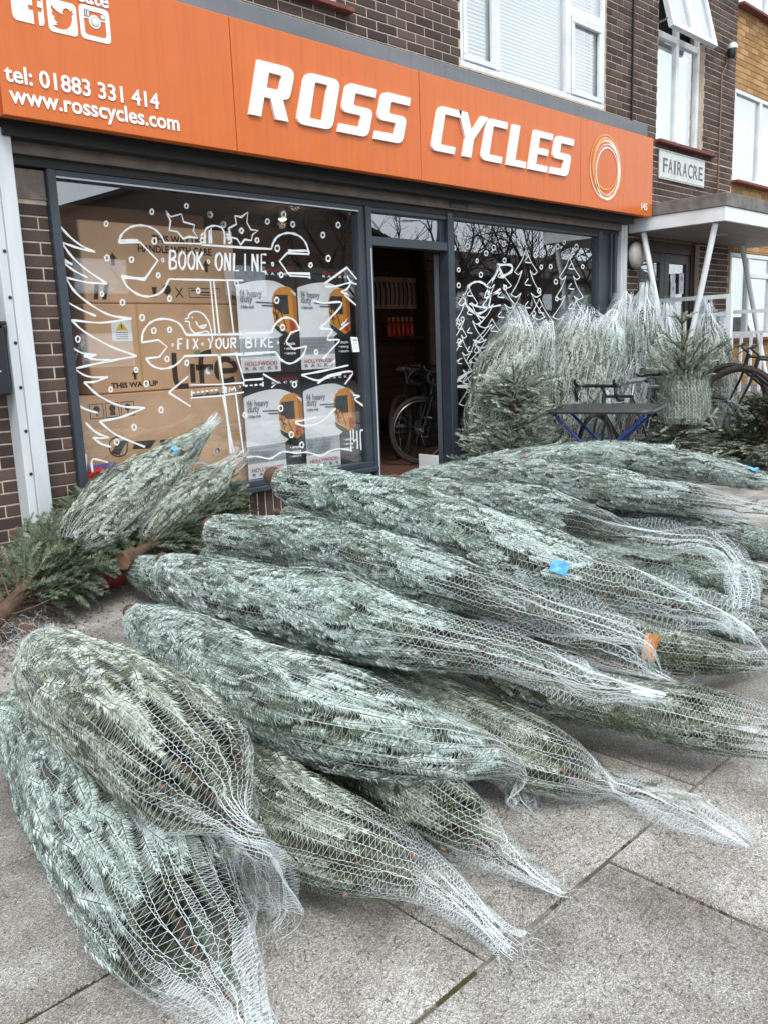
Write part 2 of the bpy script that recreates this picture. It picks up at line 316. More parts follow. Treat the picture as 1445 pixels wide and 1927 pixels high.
# exposed-aggregate paving
def slab_material():
    m = bpy.data.materials.new('aggregate_slab'); m.use_nodes = True; t = m.node_tree; b = t.nodes['Principled BSDF']; Lk = t.links.new
    c = t.nodes.new('ShaderNodeTexCoord'); g = t.nodes.new('ShaderNodeNewGeometry')
    v = t.nodes.new('ShaderNodeTexVoronoi'); v.inputs['Scale'].default_value = 300
    v2 = t.nodes.new('ShaderNodeTexVoronoi'); v2.inputs['Scale'].default_value = 150
    n = t.nodes.new('ShaderNodeTexNoise'); n.inputs['Scale'].default_value = 5; n.inputs['Detail'].default_value = 8
    n3 = t.nodes.new('ShaderNodeTexNoise'); n3.inputs['Scale'].default_value = 420; n3.inputs['Detail'].default_value = 3
    for q in (v, v2, n, n3): Lk(g.outputs['Position'], q.inputs['Vector'])
    r = t.nodes.new('ShaderNodeValToRGB'); e = r.color_ramp.elements
    e[0].position, e[0].color = 0, (.21,.205,.195,1); e[1].position, e[1].color = 1, (.70,.695,.67,1)
    q = e.new(.3); q.color = (.335,.33,.318,1); q = e.new(.72); q.color = (.46,.455,.44,1)
    sx = t.nodes.new('ShaderNodeSeparateColor'); Lk(v.outputs['Color'], sx.inputs[0]); Lk(sx.outputs[0], r.inputs['Fac'])
    r2 = t.nodes.new('ShaderNodeValToRGB'); r2.color_ramp.elements[0].position = .33; r2.color_ramp.elements[1].position = .7
    r2.color_ramp.elements[0].color = (.70,.67,.65,1); r2.color_ramp.elements[1].color = (1.12,1.13,1.14,1)
    Lk(n.outputs['Fac'], r2.inputs['Fac'])
    x = t.nodes.new('ShaderNodeMixRGB'); x.blend_type = 'MULTIPLY'; x.inputs[0].default_value = 1; Lk(r.outputs['Color'], x.inputs[1]); Lk(r2.outputs['Color'], x.inputs[2])
    s2 = t.nodes.new('ShaderNodeSeparateColor'); Lk(v2.outputs['Color'], s2.inputs[0])
    gt = t.nodes.new('ShaderNodeMath'); gt.operation = 'GREATER_THAN'; gt.inputs[1].default_value = .972; Lk(s2.outputs[1], gt.inputs[0])
    x2 = t.nodes.new('ShaderNodeMixRGB'); x2.inputs[2].default_value = (.24,.22,.21,1); Lk(gt.outputs[0], x2.inputs[0]); Lk(x.outputs[0], x2.inputs[1])
    r3 = t.nodes.new('ShaderNodeValToRGB'); r3.color_ramp.elements[0].position = .3; r3.color_ramp.elements[0].color = (.62,.6,.6,1); r3.color_ramp.elements[1].position = .68; r3.color_ramp.elements[1].color = (1.2,1.2,1.2,1); Lk(n3.outputs['Fac'], r3.inputs['Fac'])
    x3 = t.nodes.new('ShaderNodeMixRGB'); x3.blend_type = 'MULTIPLY'; x3.inputs[0].default_value = 1; Lk(x2.outputs[0], x3.inputs[1]); Lk(r3.outputs['Color'], x3.inputs[2])
    oi = t.nodes.new('ShaderNodeObjectInfo'); h = t.nodes.new('ShaderNodeHueSaturation'); mr = t.nodes.new('ShaderNodeMapRange'); mr.inputs[3].default_value = .84; mr.inputs[4].default_value = 1.12
    n4 = t.nodes.new('ShaderNodeTexNoise'); n4.inputs['Scale'].default_value = 1.7; n4.inputs['Detail'].default_value = 6; n4.inputs['Distortion'].default_value = .8; Lk(g.outputs['Position'], n4.inputs['Vector'])
    r4 = t.nodes.new('ShaderNodeValToRGB'); r4.color_ramp.elements[0].position = .36; r4.color_ramp.elements[0].color = (.70,.67,.64,1); r4.color_ramp.elements[1].position = .60; r4.color_ramp.elements[1].color = (1.08,1.07,1.05,1); Lk(n4.outputs['Fac'], r4.inputs['Fac'])
    x4 = t.nodes.new('ShaderNodeMixRGB'); x4.blend_type = 'MULTIPLY'; x4.inputs[0].default_value = 1; Lk(x3.outputs[0], x4.inputs[1]); Lk(r4.outputs['Color'], x4.inputs[2]); x3 = x4
    Lk(oi.outputs['Random'], mr.inputs[0]); Lk(mr.outputs[0], h.inputs['Value']); Lk(x3.outputs[0], h.inputs['Color']); Lk(h.outputs[0], b.inputs['Base Color'])
    b.inputs['Roughness'].default_value = .88
    bp = t.nodes.new('ShaderNodeBump'); bp.inputs['Strength'].default_value = .7; bp.inputs['Distance'].default_value = .004; Lk(v.outputs['Distance'], bp.inputs['Height']); Lk(bp.outputs[0], b.inputs['Normal'])
    return m
M_['slab'] = slab_material()
M_['glass'] = glass_mat('shop_glass', .13); M_['glass_up'] = glass_mat('window_glass', .20)

# ================================================================== ground and pavement
g = MB(); g.addm([(-300,-300,-.12),(300,-300,-.12),(300,300,-.12),(-300,300,-.12)], [(0,1,2,3)])
tag(g.build('ground', M_['asphalt']), kind='structure')
pv = MB(); pv.box((-4,-3.2,-.11),(16,5.30,-.011)); pavement = tag(pv.build('pavement', M_['joint']), kind='structure')
SL, SW, GAP = 1.06, .6175, .010
slab_meshes = {}
def slab_mesh(l):
    if round(l,3) in slab_meshes: return slab_meshes[round(l,3)]
    b = MB(); c = .007; h = .045
    x, y = l/2-GAP/2, SW/2-GAP/2
    b.addm([(-x,-y,-h),(x,-y,-h),(x,y,-h),(-x,y,-h),(-x,-y,-c),(x,-y,-c),(x,y,-c),(-x,y,-c),(-x+c,-y+c,0),(x-c,-y+c,0),(x-c,y-c,0),(-x+c,y-c,0)],
           [(8,9,10,11)]+[(4+i,4+(i+1)%4,8+(i+1)%4,8+i) for i in range(4)]+[(i,(i+1)%4,4+(i+1)%4,4+i) for i in range(4)])
    slab_meshes[round(l,3)] = make_mesh('paving_slab', b.V, b.F, M_['slab']); return slab_meshes[round(l,3)]
for k in range(-7, 7):
    y = 1.09+.6175*k+SW/2
    off = 1.87 if k % 2 else 2.40
    for i in range(-4, 13):
        x = off+SL*i+SL/2
        if x < -2 or x > 14: continue
        o = bpy.data.objects.new('paving_slab', slab_mesh(SL)); link(o, pavement)
        o.location = (x+random.uniform(-.002,.002), y+random.uniform(-.002,.002), random.uniform(-.002,.002)); o.rotation_euler = (random.uniform(-.002,.002), random.uniform(-.002,.002), 0)
# moss in the joints, litter of dropped needles and twigs
def at_joint_x(Y, x0, x1, n):
    return [(random.uniform(x0,x1), Y+random.gauss(0,.004)) for _ in range(n)]
mv, mf = [], []
def clump(x, y, z, r):
    i = len(mv); k = 5
    for a in range(k): mv.append((x+r*math.cos(a*6.28/k+x*50)*random.uniform(.6,1.3), y+r*math.sin(a*6.28/k+x*50)*random.uniform(.6,1.3), z))
    mv.append((x, y, z+r*.9)); mf.extend([(i+a, i+(a+1)%k, i+k) for a in range(k)])
for x0, x1, n in ((1.17,1.30,150),(1.6,1.66,12),(.9,1.1,40),(1.95,2.0,12)):
    for x, y in at_joint_x(1.09, x0, x1, n): clump(x, y, -.008, random.uniform(.003,.006))
for Y0, Y1, X, n in ((1.13,1.33,1.34,80),(.75,.95,1.87,25)):
    for _ in range(n): clump(X+random.gauss(0,.003), random.uniform(Y0,Y1), -.008, random.uniform(.003,.006))
for x, y in at_joint_x(1.7075, .45, .75, 160): clump(x, y, -.008, random.uniform(.003,.007))
for x, y in at_joint_x(1.7075, 2.2, 3.2, 60): clump(x, y, -.008, random.uniform(.003,.006))
tag(add('moss', mv, mf, M_['moss'], pavement), kind='stuff')
nv, nf = [], []
def litter(x, y, ln):
    a = random.uniform(0, 6.28); i = len(nv); dx, dy = math.cos(a)*ln/2, math.sin(a)*ln/2; w = .0011
    nv.extend([(x-dx-dy*w/ln*2, y-dy+dx*w/ln*2, .0025), (x-dx+dy*w/ln*2, y-dy-dx*w/ln*2, .0025), (x+dx, y+dy, .0045+random.uniform(0,.004))]); nf.append((i,i+1,i+2))
for _ in range(2600): litter(random.uniform(.3,3.2), random.uniform(.5,4.8), random.choice((.012,.02,.02,.03)))
for _ in range(2200): litter(random.gauss(1.8,.5), random.gauss(1.25,.35), random.choice((.012,.02,.02)))
for _ in range(1500): litter(random.gauss(1.75,.4), random.gauss(4.2,.35), random.choice((.012,.02,.025)))
for _ in range(60): litter(random.uniform(.4,2.6), random.uniform(.5,2.2), random.uniform(.04,.08))
tag(add('fallen_needles', nv, nf, M_['needle_brown'], pavement), kind='stuff')
# strip of soil and crumbs under the open fir
mv, mf = [], []
for _ in range(3400):
    a = random.uniform(0, 6.28); r_ = abs(random.gauss(0, .5)); clump(1.42+r_*math.cos(a)*.85, 4.52+r_*math.sin(a)*.9, .001, random.choice((.003,.004,.006,.009)))
for _ in range(500): clump(random.gauss(2.3,.25), random.gauss(4.7,.2), .001, random.choice((.003,.004,.006)))
tag(add('soil_crumbs', mv, mf, M_['soil'], pavement), kind='stuff')

# ================================================================== brick walls
BL, BH, BJ = .215, .065, .010
BRICKS = {'brown': [], 'yellow': []}
def cells(x0, x1, z0, z1, holes):
    xs = sorted({x0,x1,*[min(max(v,x0),x1) for h in holes for v in h[:2]]}); zs = sorted({z0,z1,*[min(max(v,z0),z1) for h in holes for v in h[2:]]})
    for a, b in zip(xs, xs[1:]):
        for c, d in zip(zs, zs[1:]):
            mx_, mz_ = (a+b)/2, (c+d)/2
            if not any(h[0] < mx_ < h[1] and h[2] < mz_ < h[3] for h in holes): yield a, b, c, d
def wall_rect(x0, x1, z0, z1, holes=(), fy=FY, kind='brown', phase=0.0, core=None, soldier=False):
    if core is not None:
        for a, b, c, d in cells(x0, x1, z0, z1, holes): core.box((a, fy+.0045, c), (b, fy+.20, d))
    cw, ch = (BH, BL) if soldier else (BL, BH)
    z = z0+BJ/2; row = 0
    while z+ch*.4 < z1:
        zt = min(z+ch, z1-.003)
        x = x0 - (0 if soldier else ((row % 2)*(BL+BJ)/2)) - phase
        while x < x1:
            a, b = max(x, x0), min(x+cw, x1)
            if b-a > .02:
                segs = [(a, b)]
                for h in holes:
                    if h[2] < (z+zt)/2 < h[3]:
                        ns = []
                        for s_, e_ in segs:
                            if e_ <= h[0] or s_ >= h[1]: ns.append((s_, e_))
                            else:
                                if h[0]-s_ > .03: ns.append((s_, h[0]-.002))
                                if e_-h[1] > .03: ns.append((h[1]+.002, e_))
                        segs = ns
                for s_, e_ in segs: BRICKS[kind].append((s_, e_, z, zt, fy))
            x += cw+BJ
        z += ch+BJ; row += 1
def brick_geo(x0, x1, z0, z1, fy, c=.004, dep=.03):
    V = [(x0,fy+dep,z0),(x1,fy+dep,z0),(x1,fy+dep,z1),(x0,fy+dep,z1),(x0,fy+c,z0),(x1,fy+c,z0),(x1,fy+c,z1),(x0,fy+c,z1),(x0+c,fy,z0+c),(x1-c,fy,z0+c),(x1-c,fy,z1-c),(x0+c,fy,z1-c)]
    F = [(8,9,10,11)]+[(4+i,4+(i+1)%4,8+(i+1)%4,8+i) for i in range(4)]+[(i,(i+1)%4,4+(i+1)%4,4+i) for i in range(4)]
    return V, F
def lay_bricks(kind, parent, mtl, seen):
    B = BRICKS[kind]; info = []
    for i, (a, b, c, d, fy) in enumerate(B):
        p = proj((a, fy, c)); q = proj((b, fy, d)); m = ((p[0]+q[0])/2, (p[1]+q[1])/2)
        vis = -5 < m[0] < 1450 and -5 < m[1] < 1932 and seen((a+b)/2, (c+d)/2)
        info.append((abs(q[0]-p[0])*abs(q[1]-p[1]) if vis else -1, i))
    info.sort(reverse=True); top = [i for s_, i in info[:298] if s_ > 0]; tops = set(top)
    lib = {}
    for i in top:
        a, b, c, d, fy = B[i]; w, h = round(b-a, 3), round(d-c, 3); t = random.randrange(6); k = (w, h, t)
        if k not in lib:
            V, F = brick_geo(-w/2, w/2, -h/2, h/2, 0); lib[k] = make_mesh('brick', V, F, mtl, tone=[(t+.5)/6]*len(F))
        o = bpy.data.objects.new('brick', lib[k]); link(o, parent); og = ORG[parent.name]
        o.location = ((a+b)/2-og[0], fy-random.uniform(0,.003)-og[1], (c+d)/2-og[2]); o.rotation_euler = (0, random.gauss(0,.003), random.gauss(0,.004))
    V, F, T = [], [], []
    for i, (a, b, c, d, fy) in enumerate(B):
        if i in tops: continue
        v, f = brick_geo(a, b, c, d, fy-random.uniform(0,.003)); n = len(V); V += v; F += [[q+n for q in g_] for g_ in f]; T += [random.random()]*len(f)
    if V: tag(add('brickwork', V, F, mtl, parent, tone=T), kind='stuff')
# ================================================================== the shop building
B_ = thing('shop_building', 'dark brown brick building with anthracite shopfront and white framed upper windows', 'building', (5.7, FY+.3, 0))
core = MB()
HU = [(1.5,4.862,3.965,5.6),(6.338,8.782,3.848,5.5),(9.925,11.135,3.685,5.7)]
wall_rect(.6, 12.05, 3.61, 6.4, HU, phase=.02, core=core)
wall_rect(-1.0, 2.03, 0, 2.52, [(-.2,1.985,1.66,2.6)], core=core)
wall_rect(2.03, 2.388, 0, 2.35, (), phase=.04, core=core)
wall_rect(9.157, 12.05, 0, 3.61, [(9.56,11.17,0,2.56)], phase=.05, core=core)
wall_rect(2.39, 5.05, .12, .345, (), soldier=True, core=core); wall_rect(6.12, 9.03, .12, .345, (), soldier=True, core=core)
wall_rect(2.39, 5.05, 0, .12, (), core=core); wall_rect(6.12, 9.03, 0, .12, (), core=core)
wall = core.build('wall', M_['mortar'], B_)
def seen_main(x, z):
    if z > 3.6: return proj((x, FY, z))[1] < 460 and not (x < 9.25 and z < 3.70)
    if x < 2.03: return z < 1.25
    return True
lay_bricks('brown', wall, M_['brick'], seen_main)
sb = MB(); sb.box((2.03,FY-.002,2.362),(2.388,FY+.2,2.52)); sb.box((2.03,FY-.008,2.349),(2.388,FY+.2,2.361)); sb.build('padstone', M_['render'], B_)
# body of the building: floors, roof and inner walls that close it
bd = MB(); bd.box((-1.2,FY+.45,6.4),(12.4,FY+8,6.6)); bd.box((-1.2,FY+.2,3.0),(2.1,FY+6,3.25)); bd.box((12.0,FY+.21,0),(12.2,FY+8,6.4)); bd.box((-1.2,FY+.21,0),(-1.0,FY+8,6.4)); bd.box((-1.2,FY+7.8,0),(12.2,FY+8,6.4)); bd.box((9.0,FY+.21,3.0),(12.0,FY+7.8,3.2)); bd.box((-.2,FY+.3,1.5),(2.0,FY+.4,2.6))
bd.build('inner_structure', M_['dim'], B_)

def framed(name, x0, x1, z0, z1, ww, mull=(), trans=(), mt='upvc', fy=FY+.02, dp=.07, label=None, glass='glass_up', bead=.0, parent=B_):
    """A fixed window: a frame ring with mullions, one pane per light."""
    w = MB()
    w.bbox((x0,fy,z0),(x1,fy+dp,z0+ww)); w.bbox((x0,fy,z1-ww),(x1,fy+dp,z1)); w.bbox((x0,fy+.001,z0+ww),(x0+ww,fy+dp,z1-ww)); w.bbox((x1-ww,fy+.001,z0+ww),(x1,fy+dp,z1-ww))
    for m, mw in mull: w.bbox((m-mw/2,fy-.002,z0+ww),(m+mw/2,fy+dp-.002,z1-ww))
    for a, b, t, tw in trans: w.bbox((a,fy-.001,t-tw/2),(b,fy+dp-.003,t+tw/2))
    o = w.build(name, M_[mt], parent)
    if label: o['label'] = label
    return o
def pane(o, x0, x1, z0, z1, fy, glass='glass_up'):
    p = MB(); p.box((x0,fy,z0),(x1,fy+.006,z1)); return p.build('pane', M_[glass], o)
def room(o, x0, x1, z0, z1, y, m='curtain', name='blind'):
    p = MB(); p.box((x0,y,z0),(x1,y+.02,z1)); return p.build(name, M_[m], o)
# first floor, large window with blinds
w1 = framed('window', 6.338, 8.782, 3.848, 5.5, .055, [(6.90,.075),(8.08,.085)], [(8.12,8.73,4.70,.10)], fy=FY+.015)
for a, b, c, d in ((6.393,6.86,3.903,5.445),(6.94,8.04,3.903,5.445),(8.125,8.727,3.903,4.65),(8.125,8.727,4.75,5.445)): pane(w1, a, b, c, d, FY+.05)
for a, b, c, d in ((8.135,8.720,3.905,4.648),(6.397,6.858,3.905,5.44)):
    sash = MB(); sash.bbox((a,FY+.004,c),(b,FY+.045,c+.05)); sash.bbox((a,FY+.004,d-.05),(b,FY+.045,d)); sash.bbox((a,FY+.005,c+.05),(a+.05,FY+.045,d-.05)); sash.bbox((b-.05,FY+.005,c+.05),(b,FY+.045,d-.05)); sash.build('sash', M_['upvc'], w1)
bl = MB(); z = 3.92
while z < 5.44:
    for a, b in ((6.40,6.85),(6.95,8.03),(8.14,8.72)): bl.obox(((a+b)/2, FY+.12, z), ((b-a)/2,0,0), (0,.012,.013), (0,-.0008,.0008))
    z += .034
tag(bl.build('blind_slats', M_['blind'], w1), kind='stuff')
room(w1, 6.34, 8.78, 3.85, 5.5, FY+.26, 'curtain', 'back_panel')
# left upper window: only its lower right corner shows, over a red tile sill
w0 = framed('window', 2.5, 4.86, 3.995, 5.6, .06, [(3.7,.07)], fy=FY+.02); pane(w0, 3.735, 4.80, 4.055, 5.54, FY+.05); pane(w0, 2.56, 3.665, 4.055, 5.54, FY+.05); room(w0, 2.5, 4.86, 4.0, 5.6, FY+.2)
def sill(x0, x1, z, parent, out=.075, n=None, name='sill'):
    n = n or int((x1-x0)/.155); s = MB(); w = (x1-x0)/n
    for i in range(n): s.bbox((x0+w*i+.002,FY-out-random.uniform(0,.003),z-.035),(x0+w*(i+1)-.002,FY+.04,z),.004)
    return s.build(name, M_['tile'], parent)
sill(2.5, 4.99, 3.99, w0)
# first floor, tall window with an open top-hung light
w2 = framed('window', 9.932, 11.128, 3.70, 5.68, .055, [(10.53,.065)], [(9.987,11.073,4.905,.075)], fy=FY+.06)
for a, b in ((9.987,10.497),(10.563,11.073)): pane(w2, a, b, 3.755, 4.867, FY+.09)
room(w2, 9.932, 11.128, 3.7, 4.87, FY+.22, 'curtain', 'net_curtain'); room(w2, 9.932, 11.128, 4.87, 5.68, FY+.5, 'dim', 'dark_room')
sill(9.90, 11.42, 3.695, w2)
hang = MB(); ca, sa = math.cos(math.radians(15)), math.sin(math.radians(15)); hx0, hx1, hz, L_ = 9.95, 11.12, 5.62, .74
def hp(t): return np.array([0, FY+.05-sa*t, hz-ca*t])
for lx0, lx1 in ((hx0,(hx0+hx1)/2-.004),((hx0+hx1)/2+.004,hx1)):
    for (a, b) in ((0,.065),(L_-.065,L_)):
        c = hp((a+b)/2); hang.obox(((lx0+lx1)/2,c[1],c[2]), ((lx1-lx0)/2,0,0), (0,-sa*(b-a)/2,-ca*(b-a)/2), (0,-ca*.03,sa*.03))
    for xx in (lx0+.0325, lx1-.0325):
        c = hp(L_/2); hang.obox((xx,c[1],c[2]), (.0324,0,0), (0,-sa*(L_/2-.065),-ca*(L_/2-.065)), (0,-ca*.0295,sa*.0295))
    c = hp(.035); hang.obox(((lx0+lx1)/2,c[1]-ca*.035,c[2]+sa*.035), (.09,0,0), (0,-sa*.012,-ca*.012), (0,-ca*.006,sa*.006))
ho = hang.build('open_top_light', M_['upvc'], w2); ho['label'] = 'white top-hung window light pushed open'
for lx0, lx1 in ((hx0+.065,(hx0+hx1)/2-.07),((hx0+hx1)/2+.07,hx1-.065)):
    p = MB(); c = hp(L_/2); p.obox(((lx0+lx1)/2,c[1],c[2]), ((lx1-lx0)/2,0,0), (0,-sa*(L_/2-.066),-ca*(L_/2-.066)), (0,-ca*.004,sa*.004)); p.build('pane', M_['glass_up'], ho)
stay = MB(); stay.bar((11.10,FY+.06,4.99),(11.115,FY-.10,5.0),.012,.02); stay.bar((9.97,FY+.06,4.99),(9.955,FY-.10,5.0),.012,.02); stay.build('window_stay', M_['chrome'], w2)
for a in (10.28, 10.86):      # bits of clutter on the inner sill
    q = MB(); [q.bar((a+.03*i,FY+.2,4.91),(a+.03*i,FY+.2,5.02),.01,.01) for i in range(4)]; q.build('ornament', M_['black_pl'], w2)

# ------------------------------------------------------------------ shop front
def shop_frame(name, pieces, parent=B_, m='dark_al'):
    w = MB()
    for a, b in pieces: w.bbox(a, b, .004)
    return w.build(name, M_[m], parent)
sw1 = shop_frame('shop_window', [((2.39,5.235,.345),(2.445,5.33,2.53)),((4.965,5.245,.43),(5.035,5.33,2.53)),((2.445,5.245,2.49),(4.965,5.33,2.53)),((2.445,5.24,.385),(5.035,5.33,.43))]); sw1['label'] = 'large left display window with white painted drawings'
shop_frame('frame', [((2.39,5.205,.345),(5.06,5.32,.384))], sw1); pane(sw1, 2.445, 4.965, .43, 2.49, 5.285, 'glass')
bdg = MB(); bdg.box((2.445,5.236,2.481),(4.965,5.243,2.491)); bdg.box((2.4455,5.262,.43),(2.453,5.284,2.49)); bdg.build('glazing_bead', M_['grey_al'], sw1)
sw2 = shop_frame('shop_window', [((6.118,5.245,.345),(6.158,5.33,2.53)),((8.62,5.235,.345),(8.69,5.33,2.56)),((6.158,5.245,2.505),(8.62,5.33,2.56)),((6.158,5.245,.40),(8.62,5.33,.44))]); sw2['label'] = 'right display window with painted white fir trees'
shop_frame('frame', [((6.118,5.205,.345),(9.02,5.32,.399))], sw2); pane(sw2, 6.158, 8.62, .44, 2.505, 5.285, 'glass')
shop_frame('end_panel', [((8.69,5.25,.40),(9.03,5.34,2.59))], B_)
shop_frame('shutter_guide', [((8.90,5.20,.35),(8.935,5.25,2.55)),((8.84,5.215,.35),(8.865,5.25,2.55))], B_)
gr = MB(); [gr.box((8.94,5.235,.5+.07*i),(8.985,5.2495,.535+.07*i)) for i in range(28)]; tag(gr.build('chain_links', M_['grey_al'], B_), kind='stuff')
df = shop_frame('door_frame', [((5.0355,5.225,.13),(5.10,5.34,2.53)),((6.05,5.225,.13),(6.1175,5.34,2.56)),((5.10,5.235,2.225),(6.05,5.33,2.30)),((5.10,5.24,2.495),(6.05,5.33,2.53))], m='dark_al')
pane(df, 5.10, 5.985, 2.30, 2.495, 5.285, 'glass'); shop_frame('side_post', [((5.985,5.27,2.30),(6.049,5.33,2.495))], df)
rub = MB(); rub.box((5.1005,5.26,.15),(5.118,5.30,2.224)); rub.box((5.07,5.218,.15),(5.078,5.2245,2.2)); rub.build('door_seal', M_['grey_al'], df)
dh, dd_, dn_ = np.array([6.045,5.375,0]), np.array([.775,.632,0]), np.array([-.632,.775,0])
def leaf(mb, u0, u1, z0, z1, t=.022): mb.obox(dh+dd_*(u0+u1)/2+[0,0,(z0+z1)/2], dd_*(u1-u0)/2, dn_*t, [0,0,(z1-z0)/2])
q = MB(); leaf(q,0,.09,.18,2.21); leaf(q,.81,.90,.18,2.21); leaf(q,.0902,.8098,2.12,2.21,.0215); leaf(q,.0902,.8098,.18,.36,.0215); dl = q.build('shop_door', M_['dark_al'], B_); dl['label'] = 'dark shop door folded open into the shop'
q = MB(); leaf(q,.0904,.8096,.3602,2.1198,.004); q.build('pane', M_['glass'], dl)
hd = MB(); hx = dh+dd_*.045-dn_*.055; hd.tube([hx+[0,0,.72],hx+[0,0,1.52]], .014, 8); hd.obox(hx+dn_*.016+[0,0,.76], dd_*.014, dn_*.016, [0,0,.05]); hd.obox(hx+dn_*.016+[0,0,1.50], dd_*.014, dn_*.016, [0,0,.05]); hd.build('handle', M_['dark_al'], dl)
pn = MB(); pn.box((5.975,5.352,.17),(5.985,5.60,.36)); o = pn.build('kick_notice', M_['paper'], dl)
mm = MB(); mm.box((5.10,5.22,-.02),(6.05,5.36,.13)); mm.build('threshold', M_['concrete'], B_)
sh = MB(); sh.box((2.15,5.20,2.585),(9.03,5.235,2.655)); sh.build('shutter_rail', M_['rail'], B_)
sh = MB(); sh.box((2.10,5.10,2.655),(9.12,5.30,2.76)); sh.box((2.15,5.238,2.531),(9.03,5.30,2.584)); sh.box((2.06,4.985,2.735),(9.24,5.0995,2.76)); sh.build('shutter_box', M_['black'], B_)
sh = MB(); sh.box((6.05,5.19,2.60),(6.30,5.199,2.645)); sh.build('shutter_lock', M_['dull'], B_)
# left and right pale shutter posts
for nm, x0, x1, yy in (('shutter_post',2.005,2.150,5.13),('shutter_post',9.03,9.157,5.20)):
    q = MB(); q.bbox((x0,yy,.0),(x0+.05,FY-.004,2.70),.004); q.bbox((x0+.056,yy-.004,.0),(x1,FY-.003,2.70),.004); q.box((x0+.05,yy+.012,0),(x0+.056,FY-.01,2.70)); po = q.build(nm, M_['grey_al'], B_)
    if x0 < 5:
        po['label'] = 'pale grey shutter post with black bolt holes'
        for bz in (.72,.98,1.24,1.50,1.76,2.02):
            h = MB(); h.lathe((x0+.034,yy-.003,bz), [(.010,-.004),(.010,.002),(.006,.004)], 10, 'y'); h.build('bolt', M_['black_pl'], po)
# neighbouring dark window on the far left
nw = shop_frame('neighbour_window', [((-.15,5.24,1.66),(1.985,5.32,1.71)),((1.93,5.24,1.71),(1.985,5.32,2.6)),((-.15,5.24,2.55),(1.93,5.32,2.6)),((-.15,5.24,1.71),(-.10,5.32,2.55))]); pane(nw, -.10, 1.93, 1.71, 2.55, 5.27, 'glass')
# ------------------------------------------------------------------ shop interior
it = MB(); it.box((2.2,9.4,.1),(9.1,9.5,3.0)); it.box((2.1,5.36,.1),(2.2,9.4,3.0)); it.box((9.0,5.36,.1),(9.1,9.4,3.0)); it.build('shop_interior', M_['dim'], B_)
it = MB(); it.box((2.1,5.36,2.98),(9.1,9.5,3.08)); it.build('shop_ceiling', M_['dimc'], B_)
fb = MB(); n = 0
for i in range(28):
    y = 5.75+.13*i
    fb.box((2.2,y+.001,.10),(9.0,y+.129,.17+.0006*(i%3)))
fb.build('floor_boards', M_['floorw'], B_)
fm = MB(); fm.box((2.2,5.345,.10),(9.0,5.75,.165)); fm.build('door_mat', M_['matt'], B_)

# ------------------------------------------------------------------ painting on the glass
def px(s, ox, oy, pts): return [(x/s+ox, y/s+oy) for x, y in pts]
c4 = lambda p: px(3.1413, 0, 280, p)
c5 = lambda p: px(3.8026, 380, 360, p)
c6 = lambda p: px(3.8026, 380, 600, p)
c7 = lambda p: px(3.1413, 0, 640, p)
c8 = lambda p: px(2.7788, 660, 380, p)
c9 = lambda p: px(4.25, 840, 400, p)
PAINT_Y = 5.2826
def glass_pts(pts, sm=0, closed=False, Y=PAINT_Y):
    P = [tuple(p) for p in pts]
    if sm: P = catmull(P, sm, closed)
    return [(q[0], q[2]) for q in (atY(x, y, Y) for x, y in P)]
def stroke(mb, pts, w=4.2, sm=5, closed=False, Y=PAINT_Y):
    g = glass_pts(pts, sm, closed, Y); c = pts[len(pts)//2]
    s = np.linalg.norm(atY(c[0]+.5, c[1], Y)-atY(c[0]-.5, c[1], Y))*.35+np.linalg.norm(atY(c[0], c[1]+.5, Y)-atY(c[0], c[1]-.5, Y))*.65
    ww = np.full(len(g), w*s*.80); 
    ww *= 1+.22*np.sin(np.arange(len(g))*1.7+c[0])+.14*np.sin(np.arange(len(g))*.63+2*c[1])
    mb.ribbon(g, ww, Y, closed)
def paint(name, win, strokes, w=4.2, sm=5, label=None):
    m = MB()
    for k, st in enumerate(strokes):
        closed = False; ww = w
        if isinstance(st, tuple): st, opt = st; closed = opt.get('closed', False); ww = opt.get('w', w); s_ = opt.get('sm', sm)
        else: s_ = sm
        stroke(m, st, ww, s_, closed, PAINT_Y-.0002*k)
    o = m.build(name, M_['paint'], win, smooth=False)
    if label: o['label'] = label
    return o
# straight zigzag of the big fir on the left
paint('painted_tree', sw1, [(c4([(325,415),(400,505),(480,570),(565,610)]),{}),(c4([(565,610),(470,588),(365,552)]),{}),(c4([(365,552),(430,640),(520,720),(635,797)]),{}),(c4([(635,797),(520,790),(390,760)]),{}),(c4([(390,760),(450,850),(560,935),(660,985),(780,1003)]),{}),(c4([(780,1003),(600,1028),(425,1012)]),{}),(c4([(425,1012),(500,1080),(650,1165),(810,1225)]),{}),(c4([(810,1225),(620,1260),(440,1300)]),{}),(c4([(440,1300),(520,1345),(640,1352)]),{}),(c7([(640,215),(570,245),(500,250)]),{}),(c7([(500,250),(590,330),(720,390),(860,400)]),{}),(c7([(860,400),(720,455),(590,480)]),{}),(c7([(590,480),(690,560),(860,632)]),{}),
   c4([(350,630),(400,665),(430,685)]),c4([(430,685),(400,672),(368,665)]),c4([(368,665),(440,720),(520,762)]),c4([(390,900),(480,950),(570,988)]),c4([(408,1162),(490,1208),(572,1217)]),c4([(572,1217),(540,1228),(498,1225)]),c4([(498,1225),(560,1245),(650,1248)]),c7([(430,360),(500,405),(580,430)]),c7([(508,488),(570,545),(645,575)]),c7([(645,575),(600,580),(552,578)]),c7([(552,578),(600,612),(660,632)]),c7([(510,672),(512,772)]),c7([(550,780),(550,705),(640,722)])], 4.4, 4, 'white painted outline of a fir tree on the left of the window')
J1 = [(705,555),(720,510),(765,468),(830,452),(900,467),(948,505),(975,555)]
